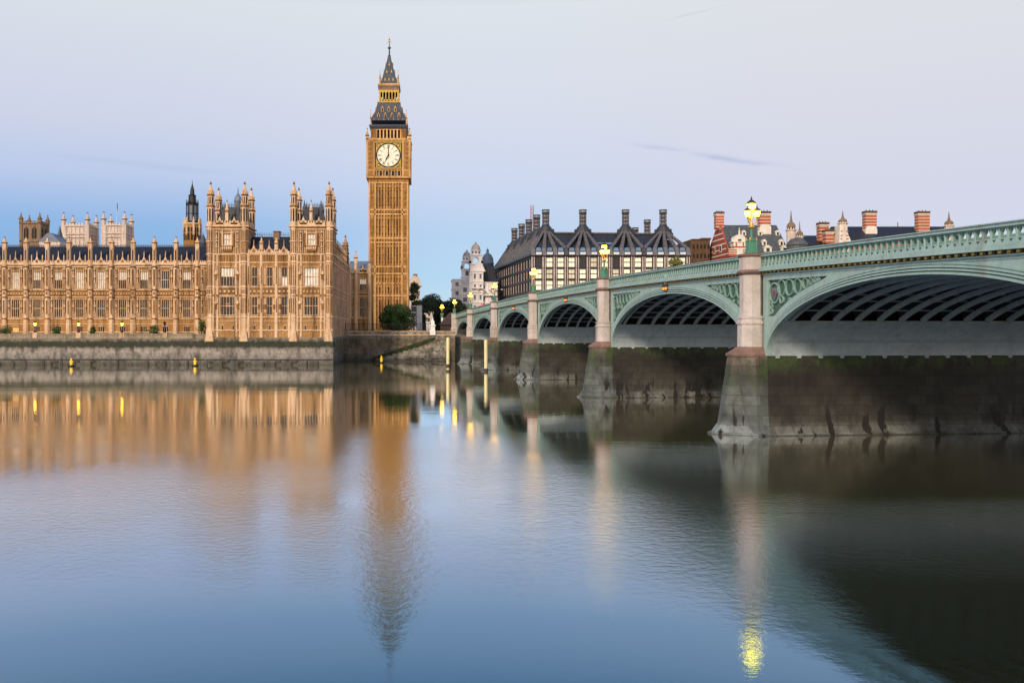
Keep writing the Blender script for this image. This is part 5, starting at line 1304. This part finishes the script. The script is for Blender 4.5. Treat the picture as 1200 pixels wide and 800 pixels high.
# ------------------------------------------------------------------ striped brick police buildings
SYY = 285.0; sx_ = lambda p: X(p, SYY); sz_ = lambda y: Z(y, SYY)
def chimney_stack(px, y, w, y0, y1, d=2.4, m='orange_brick', base=None, parent=None):
    b = MB(); x = X(px, y); h = w/2; z0, z1 = Z(y0, y), Z(y1, y)
    b.box(x-h, x+h, y, y+d, z0, z1-1.0, m); n = max(3, int((z1-1-z0)/.9))
    for k in range(n): q = z0+(z1-1.0-z0)*(k+.6)/n; b.box(x-h-.03, x+h+.03, y-.03, y+d+.03, q, q+.18, 'cream')
    b.box(x-h-.25, x+h+.25, y-.25, y+d+.25, z1-1.1, z1-.8, 'cream'); b.box(x-h-.12, x+h+.12, y-.12, y+d+.12, z1-.8, z1, 'brown_brick')
    for k in range(3): b.lathe(x-h*.6+h*.6*k, y+d/2, [(.18,z1),(.14,z1+.5)], 6, 'brown_brick')
    if base: b.box(x-h-.1, x+h+.1, y-.1, y+d+.3, Z(base, y), z0, 'cream'); b.polyx([(x-h-.1,z0),(x+h+.1,z0),(x+h*.6,z0+.9),(x-h*.6,z0+.9)], y-.1, y, 'cream')
    return b.build('chimney', parent)
def corner_spire(px, y, ytop, yb, r, parent, m='white_stone'):
    x = X(px, y); zt, zb = Z(ytop, y), Z(yb, y); H = zt-zb
    b = MB(x, y, 0); b.octo(0, 0, [(r,GZ),(r,zb),(r*1.25,zb+.2),(r*1.25,zb+.5)], m); b.octo(0,0,[(r*.9,zb+.5),(r*.9,zb+H*.18)], m)
    b.lathe(0, 0, [(r*1.05,zb+H*.18),(r*1.1,zb+H*.22),(r*.95,zb+H*.33),(r*.45,zb+H*.42),(r*.35,zb+H*.44),(r*.35,zb+H*.52),(r*.26,zb+H*.55),(.06,zt)], 10, 'brown_stone', smooth=False)
    for a in range(8): b.set(x, y, a*math.pi/4); b.box(-r*.16, r*.16, -r*.93, -r*.85, zb+.6, zb+H*.17, 'dark_void')
    b.set(); return b.build('corner_turret', parent)
A = thing('brick_building', (sx_(885), SYY, GZ), 'red brick building with white stripes and ornate white gable, behind the nearest lamp', 'building', 'striped brick buildings beyond the bridge')
x0, x1 = sx_(857), sx_(925); D = 24; yr = SYY+11; zr = Z(264, yr); ze = sz_(296)
b = MB(0, SYY, 0); b.box(x0, x1, 0, D, GZ, ze, 'red_brick')
for k in range(12): q = ze-1.2-k*1.55; b.box(x0-.02, x1, -.03, 0, q, q+.4, 'cream')
b.build('front_wall', A)
b = MB(); gpoly = [(SYY,GZ),(SYY,ze),(SYY+3,ze+2.5),(SYY+9.6,zr),(SYY+9.6,zr+1.2),(SYY+12.4,zr+1.2),(SYY+12.4,zr),(SYY+21,ze+2.5),(SYY+D,ze),(SYY+D,GZ)]
b.polyy(gpoly, x0-.6, x0-.02, 'red_brick')
def half_at(zq):
    t = min(1, max(0, (zr-zq)/(zr-ze-2.5))); return SYY+9.6-6.6*t - (3 if zq < ze+.5 else 0), SYY+12.4+8.6*t + (3 if zq < ze+.5 else 0)
for k in range(12):
    q = zr-1.6-k*1.75
    if q > GZ+2: a_, c_ = half_at(q); b.box(x0-.64, x0-.6, a_+.1, c_-.1, q, q+.42, 'cream')
for yy_ in (SYY+7.5, SYY+14): b.box(x0-.68, x0-.6, yy_, yy_+2, ze+.8, ze+3.2, 'cream'); b.box(x0-.72, x0-.68, yy_+.4, yy_+1.6, ze+1.2, ze+2.9, 'glass')
b.build('gable_wall', A)
b = MB(); b.polyy([(SYY-.3,ze),(yr-.4,zr),(yr+.4,zr),(SYY+D,ze)], x0, x1, 'slate_light'); rf = b.build('roof', A)
chimney_stack(844, yr-1.5, 2.6, 268, 248, parent=rf); chimney_stack(897, SYY+7, 3.5, 266, 247.5, base=277, parent=rf)
b = MB(0, SYY, 0); c = sx_(866); g = sz_
b.box(c-1.9, c+1.9, -.7, 4, g(292), g(284), 'cream'); b.box(c-2.4, c+2.4, -1.0, 0, g(290), g(288.8), 'orange_brick'); b.box(c-2.2, c+2.2, -.9, 3, g(284), g(283), 'cream')
b.polyx([(c-1.9,g(283)),(c+1.9,g(283)),(c+1.9,g(279.5)),(c+1.5,g(277)),(c+.6,g(275.5)),(c,g(274.5)),(c-.6,g(275.5)),(c-1.5,g(277)),(c-1.9,g(279.5))], -.6, 2, 'cream')
for sg in (-1, 1): b.sq(c+sg*2.2, -.4, [(.3,g(283.5)),(.3,g(281.5)),(.05,g(279))], 'cream')
b.sq(c, -.2, [(.25,g(275)),(.2,g(271)),(.03,g(266.5))], 'cream'); b.box(c-.5, c+.5, -.75, -.6, g(284.5), g(280.5), 'glass')
for q in (-1.1, 1.1): b.box(c+q-.2, c+q+.2, -.8, -.6, g(290), g(284.5), 'orange_brick')
b.box(sx_(853), sx_(876), -.6, .0, g(300), g(291.2), 'orange_brick')
for yy_ in (292.5, 295, 297.5): b.box(sx_(853), sx_(876), -.65, -.6, g(yy_), g(yy_-.8), 'cream')
b.box(c-.9, c+.9, -.9, -.6, g(302), g(291), 'cream')
b.build('ornate_gable', A)
def dormer(px, yt, yb, w, parent, dy):
    dy = 11*(296-yb)/(296-262.5)-.15
    b = MB(0, SYY, 0); x = X(px, SYY+dy); z1, z0 = Z(yt, SYY+dy), Z(yb, SYY+dy); h = w/2
    b.box(x-h, x+h, dy, dy+4, z0, z0+(z1-z0)*.6, 'cream'); b.polyx([(x-h*1.2,z0+(z1-z0)*.6),(x+h*1.2,z0+(z1-z0)*.6),(x,z1)], dy-.15, dy+4, 'cream'); b.box(x-h*.45, x+h*.45, dy-.05, dy, z0+(z1-z0)*.1, z0+(z1-z0)*.55, 'glass'); b.build('dormer', parent)
for px, yt, yb, w, dy in ((872,269.5,276,1.3,0),(891,269.5,276,1.3,0),(911.5,269.5,276,1.3,0),(896,280,288,1.4,0),(916,280,288,1.4,0),(900,287,295.5,2.4,0),(920,287,295.5,2.4,0)): dormer(px, yt, yb, w, rf, dy)
corner_spire(927, SYY+1, 246.5, 271, 1.3, A)
corner_spire(937, SYY-3, 259.5, 279, 1.0, A)
b = MB(); b.lathe(X(934,SYY-4), SYY-4, [(3.0,GZ),(3.0,Z(288,SYY-4)),(3.3,Z(287.5,SYY-4)),(2.9,Z(284,SYY-4)),(1.8,Z(280,SYY-4)),(.3,Z(278.5,SYY-4))], 14, 'slate_light'); b.build('round_turret', A)
Bq = thing('brick_building', (sx_(1030), SYY+2, GZ), 'striped brick building with long slate roof, seen above the bridge at right', 'building', 'striped brick buildings beyond the bridge')
b = MB(0, SYY, 0); xA, xB = sx_(944), sx_(985); b.box(xA, xB, 2, 20, GZ, sz_(290), 'red_brick'); b.box(sx_(985), sx_(1130), 0, 20, GZ, sz_(285), 'red_brick'); b.build('front_wall', Bq)
b = MB(); b.polyy([(SYY+1.5,sz_(291)),(SYY+10,Z(276,SYY+10)),(SYY+11,Z(276,SYY+10)),(SYY+20,sz_(291))], xA, xB+.4, 'slate'); b.polyy([(SYY-.3,sz_(285)),(SYY+9,Z(265.5,SYY+9)),(SYY+10,Z(265.5,SYY+9)),(SYY+20,sz_(285))], sx_(990), sx_(1131), 'slate'); rf2 = b.build('roof', Bq)
b = MB(0, SYY, 0); c = sx_(987.5); b.polyx([(c-1.5,g(300)),(c+2.4,g(300)),(c+2.4,g(283)),(c+1.2,g(272)),(c+1.2,g(264)),(c-1.2,g(264)),(c-1.2,g(272)),(c-1.5,g(283))], -.6, 3, 'cream')
for yy_ in (281, 277, 272): b.box(c-.9, c+1.6, -.64, -.6, g(yy_), g(yy_-1.4), 'orange_brick')
b.build('ornate_gable', Bq)
corner_spire(987.5, SYY+.5, 247, 263, 1.25, Bq); corner_spire(1112, SYY+1, 248, 266, 1.2, Bq)
for px, w, ya, yb, bs in ((966,3.0,283,260.5,None),(1021,3.6,268,247,276),(1083,3.7,276,247.5,None)): chimney_stack(px, SYY+5, w, ya, yb, base=bs, parent=rf2)
chimney_stack(972.5, SYY+2, 2.6, 285, 269, parent=rf2)
b = MB(); x = X(1052,SYY+9); b.lathe(x, SYY+9, [(.2,Z(266,SYY+9)),(.12,Z(260,SYY+9))], 6, 'brown_stone'); b.build('vent_pipe', rf2)
b = MB(); b.box(X(809,300), X(832,300), 300, 316, GZ, Z(281,300), 'brown_brick'); b.box(X(811,300), X(822,300), 299.7, 316.2, Z(281,300), Z(280,300), 'brown_brick'); b.box(X(822,300), X(833,300), 299.6, 316, Z(281,300), Z(278.8,300), 'brown_brick')
for k in range(5):
    for j in range(4): b.box(X(812,300)+k*1.25, X(812,300)+k*1.25+.55, 299.93, 300.02, Z(281,300)-3-j*3.1, Z(281,300)-1.6-j*3.1, 'dark_void')
tag(b.build('brick_block', origin=(X(820,300),300,GZ)), 'plain dark brown brick block left of the striped red gable', 'building')

# ------------------------------------------------------------------ trees and shrubs
def tree(name, x, y, ztop_, w, label, m, cat='tree', group=None, n=5000, leaf=.5, trunk=True, zbase=GZ, flat=1.0, seed=1, low=.3):
    rn = random.Random(seed); t = thing(name, (x,y,zbase), label, cat, group); H = ztop_-zbase
    clumps = []
    for i in range(18):
        a = rn.uniform(0, 2*math.pi); r = w/2*math.sqrt(rn.random())*.72; hz = zbase+H*(low+(1-low)*rn.uniform(.12,.84))
        k = 1-.55*max(0, (hz-zbase)/H-.55)/.45
        clumps.append((x+r*k*math.cos(a), y+r*k*math.sin(a)*flat, hz, w*rn.uniform(.13,.24)))
    clumps.append((x, y, zbase+H*.80, w*.22))
    b = MB(); V = []; Fc = []
    for i in range(n):
        cx, cy, cz, r = rn.choice(clumps)
        while True:
            p = Vector((rn.uniform(-1,1), rn.uniform(-1,1), rn.uniform(-1,1)))
            if .25 < p.length < 1: break
        p = p.normalized()*(p.length**.5)*r; P = Vector((cx,cy,cz))+Vector((p.x,p.y,p.z*.85))
        if P.z < zbase+.1: P.z = zbase+.1+rn.random()*.4
        nrm = (p.normalized()+Vector((rn.uniform(-1,1),rn.uniform(-1,1),rn.uniform(-.4,1)))*.8).normalized()
        u = nrm.orthogonal().normalized(); q = Matrix.Rotation(rn.uniform(0,6.28), 3, nrm); u = q @ u; v_ = nrm.cross(u); l = leaf*rn.uniform(.6,1.3)
        k = len(V); V += [tuple(P-u*l*.5), tuple(P+v_*l*.32), tuple(P+u*l*.5), tuple(P-v_*l*.32)]; Fc.append((k,k+1,k+2,k+3))
    b.add(V, Fc, m); b.build('crown', t)
    b = MB(); tr = max(.12, w*.035)
    b.tube([(x,y,zbase-.2),(x+tr*.3,y,zbase+H*.25),(x,y+tr*.4,zbase+H*.5),(x+tr*.5,y,zbase+H*.8)], [tr*1.3,tr,tr*.7,tr*.2], 8, 'bark')
    for c_ in clumps[:8]: b.tube([(x,y,zbase+H*.22),((x+c_[0])/2,(y+c_[1])/2,zbase+H*.3+(c_[2]-zbase-H*.3)*.4),c_[:3]], [tr*.6,tr*.4,tr*.12], 6, 'bark')
    b.build('trunk', t); return t
tree('bush', X(463,268), 268, Z(357.5,268), 12.4, 'large rounded dark green bush at the foot of the clock tower', 'leaf_dark', 'bush', n=16000, leaf=.42, seed=4, low=.05)
tree('tree', X(485,306), 306, Z(326,306), 6.5, 'narrow dark tree tight against the right side of the clock tower', 'leaf_dark', n=5000, leaf=.5, seed=5)
far = [(497,322,347,11,'dark tree just right of the white hoarding'),(508,330,344,13,'tallest of the dark trees right of the clock tower'),(519,335,350,9,'dark tree behind the lamp on the bridge approach'),(530,332,345,10,'dark tree in front of the white baroque building'),(541,326,351,8,'low dark tree at the left edge of the baroque building'),(502,345,360,14,'low spreading dark tree seen over the pale sculpture'),(515,348,358,14,'low spreading dark tree between the farthest two lamps')]
for i, (px, Y, yt, w, l) in enumerate(far): tree('tree', X(px,Y), Y, Z(yt,Y), w, l, 'leaf_far', group='dark trees right of the clock tower', n=5000, leaf=.6, seed=20+i, low=.12 if i < 5 else .0)
for i, (px, Y, yt, w, l) in enumerate(((793,262,298,6.5,'golden green tree rising over the bridge below the dark roof'),(783,262,305,5,'small yellow green treetop left of the golden one'),(803,264,302,5.5,'yellow green treetop nearest the brown brick block'))):
    tree('tree', X(px,Y), Y, Z(yt,Y), w, l, 'leaf_gold', group='trees on the far embankment', n=3500, leaf=.5, seed=40+i, low=.55)
for i, (px, w, h, l) in enumerate(((5,4.5,1.3,'low clipped shrub on the terrace at the far left edge'),(66.5,2.6,1.5,'clipped shrub on the terrace by the second lit lamp'),(108.5,1.9,1.4,'round clipped shrub on the terrace before the third lit lamp'),(180,3.4,1.6,'clipped shrub on the terrace near the unlit lamp'),(236,2.8,3.2,'taller shrub in the corner beside the towered block'))):
    tree('shrub', X(px,219), 219, GZ+h+.8, w, l, 'leaf_dark', 'shrub', 'shrubs on the palace terrace', n=1500, leaf=.22, zbase=GZ, seed=60+i, low=.0)

# ------------------------------------------------------------------ terrace lamps, buoys, mooring poles
def terrace_lamp(glow):
    t = thing('terrace_lamp', (0,0,0), '', 'lamp', 'lamps on the terrace parapet')
    b = MB(); b.octo(0,0,[(.28,0),(.28,.25),(.12,.4),(.07,.6),(.06,1.5),(.12,1.55),(.05,1.6)], 'iron'); b.build('post', t)
    b = MB(); b.octo(0,0,[(.16,1.58),(.18,1.62),(.14,1.64)],'iron'); b.octo(0,0,[(.34,2.2),(.38,2.25),(.16,2.5),(.03,2.8)],'iron')
    for q in range(4): an = q*math.pi/2+math.pi/4; b.tube([(.17*math.cos(an),.17*math.sin(an),1.62),(.33*math.cos(an),.33*math.sin(an),2.22)], .025, 4, 'iron')
    l = b.build('lantern', t); b = MB(); b.octo(0,0,[(.14,1.64),(.28,2.2)], glow); b.build('glass', l); return t
tl = terrace_lamp('terrace_glow')
for i, (px, l) in enumerate(((41,'leftmost lit terrace lamp on the river wall'),(92,'middle one of the three lit terrace lamps'),(143,'rightmost lit terrace lamp on the river wall'))):
    loc = (X(px,TY+.2), TY+.2, 7.7)
    if i == 0: tl.location = loc; tl['label'] = l
    else: copy_thing(tl, loc, l)
t2 = terrace_lamp('glass'); t2.location = (X(193,TY+.2), TY+.2, 7.7); t2['label'] = 'dark unlit terrace lamp on the river wall'
def buoy():
    t = thing('buoy', (0,0,0), '', 'buoy', 'yellow marker buoys along the river wall')
    b = MB(); b.lathe(0,0,[(.5,-.3),(.72,-.1),(.76,.15),(.6,.28),(.2,.32)], 14, 'black', smooth=True); b.build('float', t)
    b = MB(); b.lathe(0,0,[(.30,.28),(.26,1.15),(.18,1.25)],10,'yellow',smooth=True); b.box(-.40,.40,-.1,.1,.95,1.2,'yellow'); b.build('body', t)
    b = MB(); b.lathe(0,0,[(.12,1.25),(.20,1.4),(.20,1.6),(.08,1.85)],10,'yellow',smooth=True); b.build('topmark', t); return t
bo = buoy()
for i, (px, Y, l) in enumerate(((83.5,204,'yellow marker buoy at left, before the long terrace wall'),(228.5,206,'yellow marker buoy just left of the towered block'),(447,226,'yellow marker buoy at the foot of the river stairs'))):
    loc = (X(px,Y), Y, 0.02)
    if i == 0: bo.location = loc; bo['label'] = l
    else: copy_thing(bo, loc, l, .4*i)
def pole(h):
    t = thing('mooring_pole', (0,0,0), '', 'mooring pole', 'pale yellow mooring poles by the bridge')
    b = MB(); b.lathe(0,0,[(.36,-3),(.36,h-.25),(.30,h-.1),(.12,h)],14,'pole_yellow',smooth=True); b.build('pile', t)
    b = MB(); b.lathe(0,0,[(.40,.2),(.42,.3),(.42,.9),(.40,1.0)],14,'timber'); b.build('tide_band', t); return t
mp = pole(6.7); mp.location = (X(525,190), 190, 0); mp['label'] = 'pale yellow mooring pole in front of the river stairs'
copy_thing(mp, (X(569.5,178), 178, -.4), 'pale yellow mooring pole standing before the bridge piers')

# ------------------------------------------------------------------ small things on the far bank
b = MB(); Y = 298; b.box(X(488.5,Y), X(494.5,Y), Y, Y+4, GZ, Z(358,Y), 'white_paint'); b.box(X(488.3,Y), X(494.7,Y), Y-.1, Y+4.1, Z(358,Y), Z(357.4,Y), 'grey_metal')
for k in range(1, 4): b.box(X(488.5,Y), X(494.5,Y), Y-.03, Y, Z(358,Y)-k*2, Z(358,Y)-k*2+.06, 'grey_metal')
tag(b.build('hoarding', origin=(X(491,Y),Y,GZ)), 'tall blank white hoarding box right of the clock tower', 'hoarding')
b = MB(); Y = 297
for px in (482.5, 485, 487.6): b.box(X(px,Y)-.12, X(px,Y)+.12, Y, Y+.2, GZ, Z(358,Y), 'grey_metal')
for yy in (358.5, 366, 372): b.box(X(482,Y), X(488,Y), Y-.05, Y+.25, Z(yy,Y)-.15, Z(yy,Y)+.15, 'white_paint')
tag(b.build('scaffold', origin=(X(485,Y),Y,GZ)), 'open scaffold frame between the clock tower and the white hoarding', 'scaffold')
t = thing('monument', (X(503.5,270), 270, GZ), 'pale sculpture group on a stone plinth near the bridge end', 'monument'); Y = 270
b = MB(); b.box(X(499.5,Y), X(508,Y), Y-1, Y+1.4, GZ, Z(378,Y), 'portland'); b.box(X(499,Y), X(508.5,Y), Y-1.15, Y+1.5, Z(378,Y), Z(377,Y), 'portland'); b.build('plinth', t)
b = MB(); zz_ = Z(377,Y)
def horse(dx):
    x = X(502.5,Y)+dx
    b.tube([(x+.9,Y,zz_+1.2),(x+.2,Y,zz_+1.35),(x-.6,Y,zz_+1.5)], [.4,.42,.38], 8, 'white_stone')
    b.tube([(x-.55,Y,zz_+1.5),(x-.85,Y,zz_+2.3),(x-1.15,Y,zz_+2.55),(x-1.45,Y,zz_+2.3)], [.34,.24,.2,.1], 8, 'white_stone')
    for q, lx in ((.8,.1),(.6,-.1),(-.5,-.5),(-.7,-.7)): b.tube([(x+q,Y+lx*.3,zz_+1.1),(x+q+lx*.3,Y+lx*.3,zz_+.55),(x+q,Y+lx*.3,zz_)], [.16,.11,.07], 6, 'white_stone')
horse(0); horse(.35)
xq = X(505.6,Y); b.tube([(xq,Y,zz_+.1),(xq,Y,zz_+1.3),(xq,Y,zz_+2.3),(xq,Y,zz_+2.6),(xq,Y,zz_+2.95)], [.6,.45,.38,.14,.2], 8, 'white_stone'); b.tube([(xq,Y,zz_+2.2),(xq-.6,Y,zz_+2.5),(xq-.75,Y,zz_+3.2)], [.15,.11,.07], 6, 'white_stone'); b.tube([(xq,Y,zz_+2.2),(xq+.55,Y,zz_+2.5),(xq+.5,Y,zz_+3.1)], [.15,.11,.07], 6, 'white_stone')
b.build('figures', t)
t = thing('kiosk', (X(523,262), 262, GZ), 'dark brown kiosk with sloping roof beside the bridge end', 'kiosk'); Y = 262
b = MB(); b.box(X(516,Y), X(530,Y), Y, Y+4, GZ, Z(380,Y), 'dark_cloth')
for k in range(5): x = X(516.5,Y)+k*.8; b.box(x, x+.06, Y-.04, Y, GZ, Z(380,Y), 'iron')
b.build('booth', t)
b = MB(); b.polyx([(X(514.5,Y),Z(380.5,Y)),(X(531,Y),Z(380.5,Y)),(X(530.5,Y),Z(366,Y)),(X(527,Y),Z(366,Y))], Y-.5, Y+4.4, 'dark_cloth'); b.build('roof', t)
t = thing('old_house', (X(488,340), 340, GZ), 'tan stone house with chimney behind the narrow tree', 'house'); Y = 340
b = MB(); b.box(X(480,Y), X(492,Y), Y, Y+8, GZ, Z(335,Y), 'white_stone'); b.polyx([(X(480,Y),Z(335,Y)),(X(494,Y),Z(335,Y)),(X(491.5,Y),Z(326,Y)),(X(486,Y),Z(322.5,Y)),(X(480,Y),Z(326,Y))], Y, Y+8, 'white_stone')
for k in range(3):
    for j in range(4): b.box(X(481.5+k*3.6,Y), X(483.2+k*3.6,Y), Y-.05, Y, Z(340,Y)-j*3.4, Z(336.5,Y)-j*3.4, 'glass')
b.build('wall', t); b = MB(); b.box(X(484,Y), X(489,Y), Y+2, Y+4, Z(327,Y), Z(320.5,Y), 'brown_stone'); b.build('chimney', t)
p = bw(163, FO-4.0, ztop(163)-1.05)
t = thing('traffic_signal', p, 'red traffic signal on the bridge near the far bank', 'traffic signal')
b = MB(); b.lathe(p[0], p[1], [(.07,p[2]),(.06,p[2]+2.4)], 8, 'iron'); b.build('post', t)
b = MB(); b.box(p[0]-.22, p[0]+.22, p[1]-.1, p[1]+.2, p[2]+1.7, p[2]+2.8, 'iron'); h = b.build('signal_head', t)
b = MB(); b.ring(p[0], p[2]+2.5, .24, .235, p[1]-.22, p[1]-.1, 'red_lamp', 12); b.build('red_lens', h)
